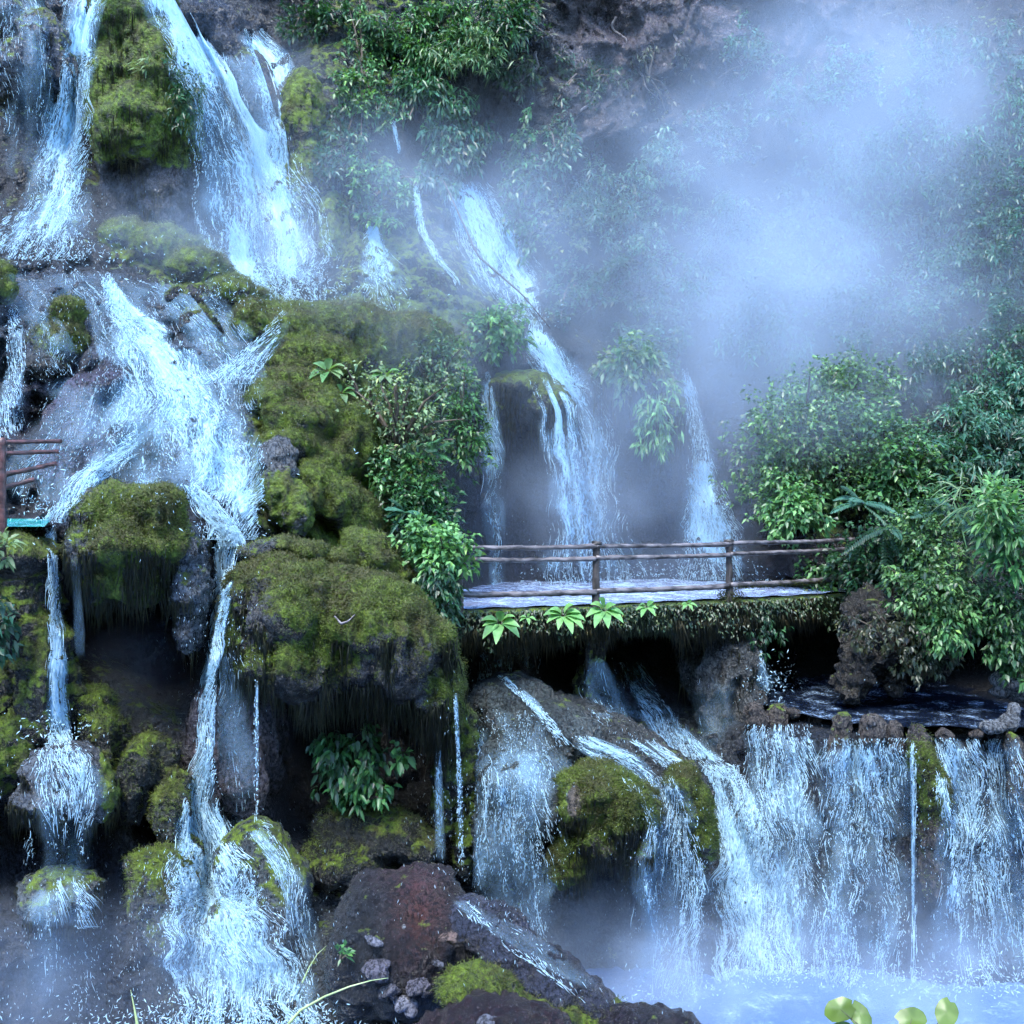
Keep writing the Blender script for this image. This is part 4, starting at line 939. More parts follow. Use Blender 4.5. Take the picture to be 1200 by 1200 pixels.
def spray_cloud(px, py, rx, ry_, n, seed, dz=.7):
    n = n // 2
    rng = np.random.default_rng(seed)
    qx, qy = px + rng.normal(0, rx * .5, n), py + rng.normal(0, ry_ * .5, n)
    p = np.array([tuple(P(x, y, depth(x, y) - rng.uniform(.05, dz))) for x, y in zip(qx, qy)])
    d = np.stack([rng.normal(0, .3, n), rng.normal(0, .3, n), -np.ones(n)], 1); ln = rng.uniform(.004, .03, n)[:, None]
    Pt = np.stack([p - d * ln, p - d * ln * .3, p + d * ln * .3, p + d * ln], 1); c = p.mean(0)
    o = link('spray', spindles(Pt - c, rng.uniform(.0015, .0045, n), 'spray', rng), M_STRAND, None, loc=c); tag(o, kind='stuff')
for a_ in ((140, 450, 150, 130, 2200, 1), (60, 270, 90, 60, 700, 2), (300, 330, 110, 40, 700, 3), (75, 960, 50, 90, 500, 4), (240, 1080, 150, 120, 2200, 5), (600, 1000, 70, 110, 1300, 6), (790, 1050, 80, 120, 900, 7), (900, 1060, 120, 120, 1500, 8),
           (1010, 1000, 80, 150, 1300, 9), (1150, 1040, 80, 120, 1300, 10), (680, 650, 90, 50, 500, 11), (250, 760, 60, 120, 600, 12), (520, 940, 40, 110, 400, 13), (740, 870, 90, 50, 300, 14), (70, 1120, 120, 80, 500, 15)):
    spray_cloud(*a_)

# ------------------------------------------------------------------ wood: rails and posts
M_POST = mat_plain('dark_wet_wood', (0.012, 0.010, 0.009), (0.06, 0.048, 0.042), 14, 0.55, (1, 1, 0.4), 0.8, 0.02)
M_RAIL = mat_plain('weathered_rail_wood', (0.025, 0.020, 0.018), (0.17, 0.15, 0.15), 10, 0.4, (0.3, 1, 1), 0.8, 0.02)
M_RED = mat_plain('reddish_rail_wood', (0.020, 0.008, 0.008), (0.09, 0.035, 0.032), 12, 0.45, (0.4, 1, 1), 0.8, 0.02)

def tube(name, pts, rads, mat, parent, base, seg=10, rough=0.12, seed=0, rings=24, caps=True):
    pts = [Vector(p) for p in pts]
    arc = [0]
    for a, b in zip(pts, pts[1:]): arc.append(arc[-1] + (b - a).length)
    V, q = [], []
    rr = np.interp(np.linspace(0, arc[-1], rings), arc, rads)
    C3 = [np.interp(np.linspace(0, arc[-1], rings), arc, [p[k] for p in pts]) for k in range(3)]
    C3 = np.array(C3).T
    for i in range(rings):
        d = Vector(C3[min(i + 1, rings - 1)] - C3[max(i - 1, 0)]).normalized()
        s = d.cross(Vector((0, 0.3, 1)) if abs(d.z) < .8 else Vector((1, 0, 0))).normalized(); t = d.cross(s)
        for j in range(seg):
            a = 6.2832 * j / seg
            nz = 1 + rough * float(vnoise(np.array([i * .9 + seed]), np.array([math.cos(a) * 1.5]), np.array([math.sin(a) * 1.5]), seed)[0])
            V.append(Vector(C3[i]) + (s * math.cos(a) + t * math.sin(a)) * float(rr[i]) * nz)
    n = seg
    L, cnt = [], []
    for i in range(rings - 1):
        for j in range(n):
            L += [i * n + j, i * n + (j + 1) % n, (i + 1) * n + (j + 1) % n, (i + 1) * n + j]; cnt.append(4)
    if caps:
        L += list(range(n))[::-1]; cnt.append(n)
        L += list(range((rings - 1) * n, rings * n)); cnt.append(n)
    me = mesh_np(name, np.array([tuple(v - Vector(base)) for v in V]), L, cnt)
    return link(name, me, mat, parent)

# the walkway
def lerp_edge(px):
    return float(np.interp(px, [e[0] for e in edge], [e[1] for e in edge]))
EP = [(flat(p, d), d) for p, d in edge]
br_base = Vector((flat(540, 17.5), 17.5, ZD))
bridge = empty('footbridge', br_base)
tag(bridge, 'flooded stone footbridge with a ragged moss edge crossing the middle of the falls', 'bridge')
n = 150; prof = [(0.34, 0.0), (0.10, 0.0), (0.0, -0.05), (-0.03, -0.16), (0.02, -0.30), (0.18, -0.42), (0.6, -0.46), (1.5, -0.40)]
xs = np.linspace(EP[0][0], EP[-1][0], n); ys = np.interp(xs, [e[0] for e in EP], [e[1] for e in EP])
Vb = np.array([[(x, y + a, ZD + b) for a, b in prof] for x, y in zip(xs, ys)])
nzv = fbm(Vb[..., 0] * 3, Vb[..., 1] * 3, Vb[..., 2] * 3, 3, 91)
Vb[:, 2:6, 1] += nzv[:, 2:6] * 0.10; Vb[:, 2:7, 2] += nzv[:, 2:7] * 0.07
m = len(prof); ii = np.arange(n * m).reshape(n, m)
q = np.stack([ii[:-1, :-1], ii[:-1, 1:], ii[1:, 1:], ii[1:, :-1]], -1).reshape(-1, 4)
me = mesh_np('deck', Vb.reshape(-1, 3) - np.array(br_base), q, 4)
attr_f(me, 'moss', np.full(n * m, 0.4)); attr_c(me, 'tint', np.tile((.08, .075, .065), (n * m, 1)))
deck = link('deck', me, M_ROCK, bridge)
rng = np.random.default_rng(5)
# thick fringe of moss threads hanging from the edge
N = 26000
pe = rng.uniform(480, 1040, N); De = np.interp(pe, [e[0] for e in edge], [e[1] for e in edge])
xx = flat(pe, De); clump = vnoise(xx * 2.3, 0 * xx, 0 * xx, 12) * .5 + .5
clump2 = vnoise(xx * 9, 0 * xx, 0 * xx, 13) * .5 + .5
p = np.stack([xx + rng.normal(0, .02, N), De + rng.uniform(-.10, .5, N), ZD - rng.uniform(0.02, .42, N)], 1)
p[:, 1] = np.where(rng.uniform(0, 1, N) < .55, De - rng.uniform(.02, .12, N), p[:, 1])
L = rng.uniform(.03, .16, N) + (p[:, 2] < ZD - .25) * rng.uniform(0, 1, N) ** 2 * (.12 + .65 * clump * clump2)
dr = np.stack([rng.normal(0, .15, N), rng.normal(-.15, .2, N), -np.ones(N)], 1); dr /= np.linalg.norm(dr, axis=1)[:, None]
wd = rng.uniform(.006, .022, N)
sd = np.cross(dr, rng.normal(0, 1, (N, 3))); sd /= np.linalg.norm(sd, axis=1)[:, None]; s2 = np.cross(dr, sd)
V = np.stack([p + sd * wd[:, None], p - sd * wd[:, None] * .5 + s2 * wd[:, None] * .87, p - sd * wd[:, None] * .5 - s2 * wd[:, None] * .87, p + dr * L[:, None]], 1)
i4 = np.arange(N)[:, None] * 4
Fc = np.stack([i4 + [0, 1, 3], i4 + [1, 2, 3], i4 + [2, 0, 3]], 1)
me = mesh_np('hanging_moss', V.reshape(-1, 3) - np.array(br_base), Fc.reshape(-1), 3)
k = rng.uniform(0, 1, (N, 1)) ** 1.6
kc = smooth(.3, .6, clump)[:, None]
c = (1 - k) * np.array([.014, .018, .009]) + k * ((1 - kc) * np.array([.15, .19, .08]) + kc * np.array([.16, .13, .06]))
attr_c(me, 'tint', np.repeat(c, 4, 0))
o = link('hanging_moss', me, M_TUFT, bridge); o['kind'] = 'stuff'

rail_base = P(698, 711, 18.3)
rail = empty('railing', rail_base)
tag(rail, 'rustic wooden railing of dark posts and three rows of rails on the footbridge', 'railing')
def RP(px, h): 
    D = lerp_edge(px) + 0.10
    return Vector((flat(px, D), D, ZD + h))
for i, (px, lean) in enumerate(((538, 0.0), (698, .01), (855, -.01), (998, .0))):
    a, b = RP(px, -0.15), RP(px, 1.12); b.x += lean
    po = tube('post', [a, a.lerp(b, .25), a.lerp(b, .5), a.lerp(b, .8), a.lerp(b, .93), b], [.10 if i == 2 else .075, .072, .062, .058, .085, .06], M_POST, rail, rail_base, rough=.3, seed=i + 3, rings=30)
    if i in (1, 2):
        tube('collar', [a.lerp(b, .90), a.lerp(b, .955), a.lerp(b, 1.0)], [.07, .10, .075], M_POST, po, rail_base, rough=.4, seed=i + 30, rings=10)
spans = [(538, 698), (698, 855), (855, 998)]
for j, (p0, p1) in enumerate(spans):
    for h, r, mm, e in ((1.035, .042, M_RAIL, .0), (.84, .042, M_RAIL, .05), (.27, .05, M_RAIL, .04)):
        a, b = RP(p0, h + (.02 if j == 2 else 0)), RP(p1, h + e * (j - 1) * .4 + (.03 if j == 2 else 0)); mid = a.lerp(b, .5); mid.z -= .012
        a.y -= .05; b.y -= .05; mid.y -= .05
        tube('rail', [a, mid, b], [r, r * .92, r * 1.05], mm, rail, rail_base, rough=.35, seed=j * 5 + int(h * 10), rings=30)
# moss on the lowest right rail and round the middle post
N = 2600
t = rng.uniform(0, 1, N); a, b = np.array(RP(860, .27)), np.array(RP(996, .29))
p = a + (b - a) * t[:, None] + rng.normal(0, .02, (N, 3)) - np.array([0, .05, 0])
p[:600] = np.array(RP(855, .08)) + rng.normal(0, 1, (600, 3)) * np.array([.12, .08, .09])
dr = np.stack([rng.normal(0, .4, N), rng.normal(-.3, .3, N), rng.uniform(-1.2, .3, N)], 1); dr /= np.linalg.norm(dr, axis=1)[:, None]
L = rng.uniform(.02, .09, N); wd = rng.uniform(.004, .012, N)
sd = np.cross(dr, rng.normal(0, 1, (N, 3))); sd /= np.linalg.norm(sd, axis=1)[:, None]; s2 = np.cross(dr, sd)
V = np.stack([p + sd * wd[:, None], p - sd * wd[:, None] * .5 + s2 * wd[:, None] * .87, p - sd * wd[:, None] * .5 - s2 * wd[:, None] * .87, p + dr * L[:, None]], 1)
i4 = np.arange(N)[:, None] * 4
me = mesh_np('rail_moss', V.reshape(-1, 3) - np.array(rail_base), np.stack([i4 + [0, 1, 3], i4 + [1, 2, 3], i4 + [2, 0, 3]], 1).reshape(-1), 3)
kk = rng.uniform(0, 1, (N, 1)); attr_c(me, 'tint', np.repeat((1 - kk) * np.array([.03, .035, .008]) + kk * np.array([.11, .13, .03]), 4, 0))
o = link('rail_moss', me, M_TUFT, rail); o['kind'] = 'stuff'

# the short railing at the left edge
lb = P(3, 640, 15.6)
lrail = empty('railing', lb); tag(lrail, 'short reddish wooden railing cut by the left picture edge', 'railing')
tube('post', [P(3, 665, 15.6), P(3, 600, 15.6), P(2, 513, 15.6)], [.065, .055, .055], M_RED, lrail, lb, rough=.3, seed=50)
for (x0, y0, d0, x1, y1, d1, r) in ((-60, 519, 15.4, 72, 517, 16.6, .035), (-60, 534, 15.4, 68, 529, 16.5, .036), (-60, 571, 15.4, 66, 543, 16.5, .042), (-60, 590, 15.3, 40, 562, 16.0, .042)):
    tube('rail', [P(x0, y0, d0), P(x1, y1, d1)], [r, r * .85], M_RED, lrail, lb, rough=.35, seed=int(y0))
tube('post', [P(-60, 680, 15.3), P(-60, 513, 15.3)], [.065, .055], M_RED, lrail, lb, rough=.3, seed=51)
#==PLANTS==
# ------------------------------------------------------------------ leaves and plants
def leaf_mesh(name, p, d, nrm, L, W, tint, seg=1, droop=0.3, shape='leaf'):
    """p base points, d directions, nrm upper side; seg cross-sections, folded along the midrib"""
    n = len(p)
    d = d / (np.linalg.norm(d, axis=1)[:, None] + 1e-9)
    s = np.cross(d, nrm); s /= np.linalg.norm(s, axis=1)[:, None] + 1e-9
    u = np.cross(s, d)
    L = L[:, None]; W = W[:, None]
    cols_, rings = [p], []
    ts = {1: [.45], 2: [.3, .68], 3: [.2, .5, .8], 4: [.15, .4, .65, .88]}[seg]
    wf = (lambda t: math.sin(math.pi * t ** .8) ** .8) if shape == 'leaf' else (lambda t: 1 - t * .8)
    V = [p]
    for t in ts:
        c = p + d * L * t - np.array([0, 0, 1.0]) * droop * L * t * t
        w = W * wf(t) * .5
        V += [c - s * w + u * w * .35, c, c + s * w + u * w * .35]
    V.append(p + d * L - np.array([0, 0, 1.0]) * droop * L)
    V = np.stack(V, 1); nv = V.shape[1]
    f = [[0, 2, 1], [0, 3, 2]]
    for i in range(len(ts) - 1):
        a = 1 + 3 * i
        f += [[a, a + 1, a + 4], [a, a + 4, a + 3], [a + 1, a + 2, a + 5], [a + 1, a + 5, a + 4]]
    a = 1 + 3 * (len(ts) - 1)
    f += [[a, a + 1, nv - 1], [a + 1, a + 2, nv - 1]]
    Fc = (np.arange(n)[:, None, None] * nv + np.array(f)[None]).reshape(-1)
    me = mesh_np(name, V.reshape(-1, 3), Fc, 3, smooth_shade=False)
    attr_c(me, 'tint', np.repeat(tint, nv, 0))
    return me

G_DARK, G_MID, G_BRI = np.array([.016, .052, .024]), np.array([.045, .155, .055]), np.array([.11, .29, .085])
def tints(rng, n, lo=G_DARK, hi=G_BRI, extra=0.06, bias=1.0):
    k = rng.uniform(0, 1, (n, 1)) ** bias
    c = lo * (1 - k) + hi * k
    y = rng.uniform(0, 1, (n, 1)) < extra
    return np.where(y, c * np.array([1.9, 1.5, 1.2]), c)

def stems(parent, base, tips, mat=None, r=0.012, name='stem'):
    V, Fq = [], []
    b0 = Vector(base)
    for k, tp in enumerate(tips):
        tp = Vector(tp); mid = b0.lerp(tp, .55) + Vector((0, -.05, .12 * (tp - b0).length))
        pts = [b0, mid, tp]; rs = [r, r * .7, r * .3]; o = len(V)
        for c, rr in zip(pts, rs):
            for j in range(4):
                a = 1.5708 * j; V.append((c.x + math.cos(a) * rr, c.y + math.sin(a) * rr * .7, c.z + math.sin(a) * rr * .7))
        for i in range(2):
            for j in range(4):
                Fq += [o + i * 4 + j, o + i * 4 + (j + 1) % 4, o + (i + 1) * 4 + (j + 1) % 4, o + (i + 1) * 4 + j]
    me = mesh_np(name, np.array(V) - np.array(parent.location), Fq, 4)
    return link(name, me, mat or M_BARK, parent)

PL = [0]
def plant(label, px, py, rx, ry, D=None, rd=0.5, n=900, L=0.13, W=0.055, lo=G_DARK, hi=G_BRI, seg=1, droop=.35, per=7, cat='shrub', name='shrub', group=None,
          hug=None, lift=(0.05, 0.5), hang=0.0, bias=1.3, spread=.8, extra=.06, stem=True, flat_top=False):
    """a leafy plant: rosettes of leaves at twig tips through an ellipsoid, or spread over the cliff face (hug)"""
    PL[0] += 1; rng = np.random.default_rng(1000 + PL[0])
    nc = max(3, n // per)
    if hug is None: hug = D is None
    if hug:
        a = rng.uniform(0, 6.2832, nc); r = np.sqrt(rng.uniform(0, 1, nc))
        wob = 1 + .28 * np.sin(a * 3 + PL[0]) + .2 * np.sin(a * 7 + 2 * PL[0])
        qx, qy = px + rx * r * np.cos(a) * wob, py + ry * r * np.sin(a) * wob
        keep = vnoise(qx / 17.0, qy / 15.0, PL[0], 4) + rng.normal(0, .3, nc) > -.28
        qx, qy = qx[keep], qy[keep]; nc = len(qx)
        cl = vnoise(qx / 26.0, qy / 20.0, PL[0], 14) * .5 + .5
        C = np.array([tuple(P(x, y, depth(x, y, CLIFF_BVH) - (lift[0] + (lift[1] - lift[0]) * c * rng.uniform(.4, 1)))) for x, y, c in zip(qx, qy, cl)])
        OUT = np.tile(np.array([0, -.8, .25 - hang]), (nc, 1)) + rng.normal(0, .55, (nc, 3))
        root = P(px, py, depth(px, py, CLIFF_BVH) + .05)
    else:
        v = rng.normal(0, 1, (nc, 3)); v /= np.linalg.norm(v, axis=1)[:, None]
        lob = 1.05 + .55 * vnoise(v[:, 0] * 3.0 + PL[0], v[:, 1] * 3.0, v[:, 2] * 3.0, 6)
        r = rng.uniform(.1, 1.08, nc) ** .5 * lob
        s = D / F
        C = np.array(P(px, py, D)) + v * r[:, None] * np.array([rx * s, rd, ry * s])
        OUT = v * .8 + np.array([0, -.25, .25 - hang]) + rng.normal(0, .35, (nc, 3))
        root = P(px + rng.uniform(-.2, .2) * rx, py + ry * .85, D + rd * .5)
    OUT /= np.linalg.norm(OUT, axis=1)[:, None]
    k = np.repeat(np.arange(nc), per); m = len(k)
    d = OUT[k] + rng.normal(0, spread, (m, 3)) ; d[:, 2] -= hang * .6
    d /= np.linalg.norm(d, axis=1)[:, None]
    p = C[k] + d * rng.uniform(.0, .6, (m, 1)) * L + rng.normal(0, L * .25, (m, 3))
    nrm = OUT[k] * .3 + np.array([0, -.35, .9]) + rng.normal(0, .35, (m, 3))
    LL = 1.15 * L * rng.uniform(.55, 1.3, m); WW = 1.3 * W * rng.uniform(.65, 1.2, m)
    tn = tints(rng, m, lo, hi, extra, bias)
    cv = (0.75 + .5 * rng.uniform(0, 1, nc))[k][:, None]
    t = empty(name, root); tag(t, label, cat, group)
    me = leaf_mesh('foliage', p - np.array(root), d, nrm, LL, WW, tn * cv, seg, droop)
    fo = link('foliage', me, M_LEAF, t); fo['kind'] = 'stuff'
    if stem:
        sel = rng.choice(nc, min(nc, 14 if not hug else 8), replace=False)
        stems(t, root, C[sel], r=.010 + .0006 * rx)
    return t

def frond(parent, base, p0, d0, length, droop, wid, rng, tint, npin=22, name='frond'):
    p0 = np.array(p0, float); d0 = np.array(d0, float); d0 /= np.linalg.norm(d0)
    side = np.cross(d0, [0, -.5, 1.0]); side /= np.linalg.norm(side)
    t = np.linspace(.08, 1, npin)
    c = p0 + d0 * length * t[:, None] - np.array([0, 0, 1]) * (droop * length * t ** 2)[:, None]
    ax = d0 - np.array([0, 0, 2.0]) * (droop * t)[:, None]; ax /= np.linalg.norm(ax, axis=1)[:, None]
    w = wid * np.sin(math.pi * np.clip(t * .93 + .05, 0, 1)) ** .7 + .01
    pp, dd, LL = [], [], []
    for sg in (-1, 1):
        pp.append(c); dd.append(side * sg + ax * .45 + rng.normal(0, .05, c.shape)); LL.append(w)
    p = np.concatenate(pp); d = np.concatenate(dd); LL = np.concatenate(LL)
    nrm = np.tile(np.array([0, -.5, 1.0]), (len(p), 1))
    tn = np.tile(tint, (len(p), 1)) * rng.uniform(.8, 1.2, (len(p), 1))
    me = leaf_mesh(name, p - base, d, nrm, LL, np.full(len(p), length / npin * 1.1), tn, 2, .25)
    return link(name, me, M_LEAF, parent)

def fern(label, px, py, D, size, n=9, hi=G_MID, cat='fern', name='fern', wid=.14, aim=(0, -.6, .5), spread=.9, group=None, droop=.45, npin=22):
    PL[0] += 1; rng = np.random.default_rng(2000 + PL[0])
    root = P(px, py, D); t = empty(name, root); tag(t, label, cat, group)
    for i in range(n):
        d = np.array(aim) + rng.normal(0, spread, 3) * np.array([1, .5, .6]); tint = tints(rng, 1, G_DARK, hi, 0, .7)[0]
        frond(t, np.array(root), root, d, size * rng.uniform(.7, 1.1), droop * rng.uniform(.6, 1.2), size * wid * rng.uniform(.8, 1.2), rng, tint, npin)
    return t

BLU = np.array([.036, .110, .070]); LIM = np.array([.22, .46, .15]); PALE = np.array([.16, .24, .11])
# upper centre, hanging over the cliff
plant('small-leaved creeper hanging beside the broad upper waterfall', 425, 90, 34, 85, n=3000, L=.11, W=.05, hi=G_BRI, hang=.6, lift=(.1, .9), cat='creeper', name='creeper', per=6)
plant('dark leafy bush at the top edge over the broad waterfall', 362, 12, 42, 30, n=900, L=.16, W=.06, lo=G_DARK * .6, hi=G_MID * .8, lift=(.1, .6))
plant('bright leafy tuft under the long hanging creeper', 415, 105, 22, 24, n=600, L=.13, W=.07, hi=LIM, lift=(.5, .9), cat='creeper', name='creeper')
plant('narrow-leaved bamboo-like bush at the top centre', 500, 40, 62, 40, n=3600, L=.17, W=.045, hi=G_BRI, hang=.3, lift=(.2, .9), per=6)
plant('dark bush cut by the top picture edge above the centre', 590, 20, 46, 28, n=1200, L=.22, W=.05, lo=G_DARK * .6, hi=G_MID, hang=.2, lift=(.2, .7), per=6)
plant('pale-tipped bamboo spray reaching right over the dark rock', 555, 55, 42, 26, n=1500, L=.19, W=.035, lo=G_MID, hi=PALE * 1.2, hang=.35, lift=(.6, 1.2), per=6)
plant('hanging leafy bush over the dry wall left of the dark cleft', 500, 110, 48, 34, n=1700, L=.18, W=.05, hi=G_MID * 1.4, hang=.7, lift=(.2, .9), cat='creeper', name='creeper')
plant('rounded curtain of hanging leaves above the middle fall', 530, 165, 38, 50, n=2300, L=.17, W=.06, hi=BLU * 1.9, hang=.9, lift=(.3, 1.0), cat='creeper', name='creeper')
plant('fresh green bush right above the bell-shaped trickle', 448, 222, 36, 34, n=2000, L=.13, W=.06, hi=G_BRI * 1.2, hang=.4, lift=(.3, .9))
plant('hazy leafy patch between the broad fall and the fresh bush', 400, 180, 34, 60, n=1700, L=.12, W=.05, hi=BLU * 2, hang=.4, lift=(.1, .6), cat='creeper', name='creeper')
plant('leafy column right of the dark cleft above the middle fall', 610, 215, 22, 78, n=2000, L=.13, W=.06, hi=G_MID * 1.5, hang=.7, lift=(.2, .8), cat='creeper', name='creeper')
plant('drooping bush on the cliff right of the leafy column', 655, 190, 28, 62, n=1500, L=.15, W=.06, hi=BLU * 1.8, hang=.6, lift=(.1, .6))
plant('pale-leaved shrub clinging beside the middle fall', 662, 262, 34, 34, n=1300, L=.13, W=.07, lo=G_DARK, hi=PALE, lift=(.2, .7))
plant('low leafy bush right of the middle fall bend', 668, 330, 34, 42, n=1500, L=.13, W=.06, hi=BLU * 2, lift=(.1, .6))
plant('bright hazy shrub left of the middle fall neck', 578, 388, 34, 26, D=23.4, rd=.5, n=1100, L=.15, W=.08, lo=G_MID, hi=LIM)
# creepers on the pillar
plant('dark creeper on the right shoulder of the tall pillar', 212, 115, 18, 42, D=22.1, rd=.4, n=700, L=.09, W=.04, lo=G_DARK, hi=G_MID * .9, cat='creeper', name='creeper', stem=False, hang=.5)
plant('pale star-shaped sprout on the face of the tall pillar', 174, 72, 9, 8, D=21.9, rd=.1, n=30, L=.20, W=.05, lo=PALE, hi=PALE * 1.3, per=10, cat='plant', name='small_plant')
# big hazy wall at right
k = 0
wall = [(735, 330, 42, 34), (700, 235, 36, 40), (752, 255, 40, 40), (800, 330, 44, 40), (845, 265, 44, 44), (860, 350, 46, 40), (905, 300, 44, 46), (900, 390, 46, 36), (955, 240, 46, 46), (960, 340, 46, 44), (1015, 190, 46, 42), (1010, 285, 44, 44),
        (1020, 380, 46, 44), (1070, 240, 44, 46), (1075, 150, 44, 40), (1085, 330, 44, 44), (1130, 200, 44, 44), (1140, 290, 44, 46), (1175, 240, 40, 44), (1180, 150, 40, 40), (1100, 420, 46, 44), (1160, 370, 44, 44), (1190, 330, 36, 44), (1180, 440, 44, 44),
        (850, 150, 40, 34), (930, 120, 44, 40), (780, 190, 34, 30), (1000, 90, 46, 36), (1100, 60, 44, 36), (1180, 60, 44, 40), (770, 400, 40, 30), (1130, 500, 46, 40), (1190, 520, 36, 40), (880, 60, 36, 30)]
WL = ["pale hazy bush just right of the middle fall's bend", 'thin grey bush left of the thickest steam, at its upper edge', 'hazy bush half lost at the left of the steam cloud', 'misty bush below the left of the steam cloud', 'faint bush inside the brightest steam', 'faint bush directly above the right-hand fall', 'misty bush in the right half of the steam cloud', 'misty bush between the steam and the big bright shrub', 'grey bush on the upper right rim of the steam', 'grey bush on the lower right rim of the steam', 'high dark bush where two steam clouds meet', 'hazy bush right of the main steam cloud', "hazy bush right above the big bright shrub's right half", 'blue-green bush on the slope halfway up the right side', 'dark bush below the top right steam', 'blue-green bush in the middle of the right slope', 'upper dark bush near the right edge', 'leafy dark bush halfway down near the right edge', 'dark bush touching the right edge, upper slope', 'dark bush touching the right edge below the top steam', 'mid-green bush with pale leaves low on the right slope', 'glossy bush on the right slope with a dark hollow beneath', 'leafy bush touching the right edge in mid slope', 'pale bush touching the right edge above the dark hollow', 'hazy tuft under the dark brown rocks at the top', "hazy tuft in the top steam cloud's lower fringe", 'small tuft at the upper left tip of the steam', 'tuft in the densest part of the top steam', 'bush behind the top right steam cloud', 'dark bush filling the top right corner', 'low misty bush between the two cave hoods and the steam', 'dark bush behind the feathery ferns', 'dark bush at the right edge above the broad-leaved plant', 'brown-green tuft on the reddish rocks at the top']
words_ = {0: 'rounded hazy bush', 1: 'drooping hazy bush', 2: 'sparse grey-green bush', 3: 'dense blue-green bush'}
for (x, y, a, b) in wall:
    plant(WL[k], x, y, a, b, n=2400 if y > 180 else 1300, L=.12 + .04 * (k % 3 == 1), W=(.055, .036, .046)[k % 3], lo=G_DARK * .8, hi=BLU * (1.4 + .3 * (k % 4)),
          hang=.3 * (k % 3), lift=(.1, 1.5), group='bushes on the steamy right cliff', bias=1.0, seg=1, stem=False)
    k += 1
plant('pale green drooping bush left of the right-hand fall', 745, 425, 30, 28, D=24.4, rd=.5, n=900, L=.18, W=.08, lo=G_MID, hi=PALE * 1.2, hang=.4)
plant('lime trailing fronds hanging above the cave right of the middle fall', 770, 490, 20, 44, D=24.2, rd=.3, n=700, L=.18, W=.05, lo=G_MID, hi=LIM, hang=1.0, cat='creeper', name='creeper')
# the big bright shrubs right of the bridge
plant('big bright green shrub with many small leaves behind the bridge end', 945, 525, 80, 76, D=22.8, rd=1.2, n=8500, L=.11, W=.06, hi=LIM * .8, lo=G_DARK, per=6)
plant('bright leafy top of a bush above the big bright shrub', 985, 462, 66, 38, D=23.6, rd=.9, n=3400, L=.125, W=.07, hi=LIM * .8, per=6)
plant('medium green shrub filling the gap right of the big bright shrub', 1045, 555, 50, 50, D=21.8, rd=.9, n=3600, L=.12, W=.065, hi=G_BRI * 1.1, per=6)
plant('upright small-leaved shrub above the tree fern', 1030, 515, 40, 40, D=22.4, rd=.8, n=2000, L=.12, W=.06, hi=G_BRI * .9, per=6)
plant('pale yellow-green shrub low behind the bridge railing', 930, 592, 34, 36, D=22.0, rd=.6, n=1600, L=.12, W=.06, lo=G_MID, hi=LIM * 1.1, hang=.3)
plant('dark fan-leaved bush in the shade above the feathery ferns', 1130, 545, 44, 40, D=21.8, rd=.7, n=1500, L=.22, W=.05, hi=BLU * 1.5, hang=.3)
plant('small shrub poking through the last span of the railing', 970, 665, 34, 24, D=21.8, rd=.4, n=700, L=.12, W=.06, hi=G_BRI)
fern('blue-green feathery fern nearest the bridge end', 1010, 590, 20.0, .85, n=8, hi=BLU * 1.6, aim=(0, -.5, .1))
fern('dark feathery fern hanging beside the railing end', 1040, 618, 19.7, .85, n=7, hi=BLU * 1.3, aim=(.1, -.4, -.5))
fern('large grey-green fern arching left of the bright broad-leaved plant', 1120, 600, 19.4, 1.05, n=9, hi=BLU * 1.7, aim=(.1, -.5, -.2))
fern('small fern drooping at the right of the bright front bush', 1130, 650, 18.9, .7, n=6, hi=BLU * 1.4, aim=(.2, -.4, -.6))
plant('glossy bright front bush hanging over the brown boulder', 1095, 690, 46, 52, D=18.8, rd=.7, n=3600, L=.095, W=.05, hi=LIM * .8, hang=.35, per=6)
plant('leafy upper shoulder of the glossy front bush', 1080, 622, 34, 40, D=19.3, rd=.6, n=2200, L=.09, W=.05, hi=LIM * .7, per=6)
plant('loose bright tip of leaves at the lower end of the glossy bush', 1112, 735, 24, 26, D=18.4, rd=.3, n=620, L=.11, W=.055, lo=G_MID, hi=LIM * .8, hang=.5)
plant('dark leafy mass in shadow right below the railing end', 1020, 660, 36, 44, D=20.6, rd=.6, n=1800, L=.11, W=.06, lo=G_DARK * .5, hi=G_MID)
plant('dark bush in the deep shade below the ferns', 1060, 660, 50, 50, D=20.4, rd=.7, n=2000, L=.12, W=.06, lo=G_DARK * .5, hi=G_MID * .8)
plant('bright broad-leaved plant at the right picture edge', 1170, 600, 34, 34, D=17.9, rd=.5, n=620, L=.19, W=.05, lo=G_MID, hi=LIM * .85, seg=3, droop=.35, per=9, cat='plant', name='broad_leaved_plant')
plant('second broad-leaved plant below the bright one at the right edge', 1190, 650, 26, 34, D=17.9, rd=.4, n=300, L=.20, W=.06, lo=G_MID, hi=G_BRI * 1.3, seg=3, per=9, cat='plant', name='broad_leaved_plant')
plant('dark green bush low at the right picture edge', 1180, 720, 34, 48, D=18.4, rd=.6, n=2400, L=.095, W=.045, lo=G_DARK * .8, hi=G_BRI * .8, hang=.4)
plant('last dangling leaves above the striped rock', 1188, 770, 20, 26, D=18.3, rd=.3, n=420, L=.13, W=.07, hi=G_BRI, hang=.5)
plant('grassy tuft of long thin blades above the feathery ferns', 1140, 590, 24, 20, D=18.8, rd=.3, n=160, L=.5, W=.025, lo=G_MID, hi=PALE, seg=4, droop=.5, per=12, cat='grass clump', name='grass_clump', stem=False)
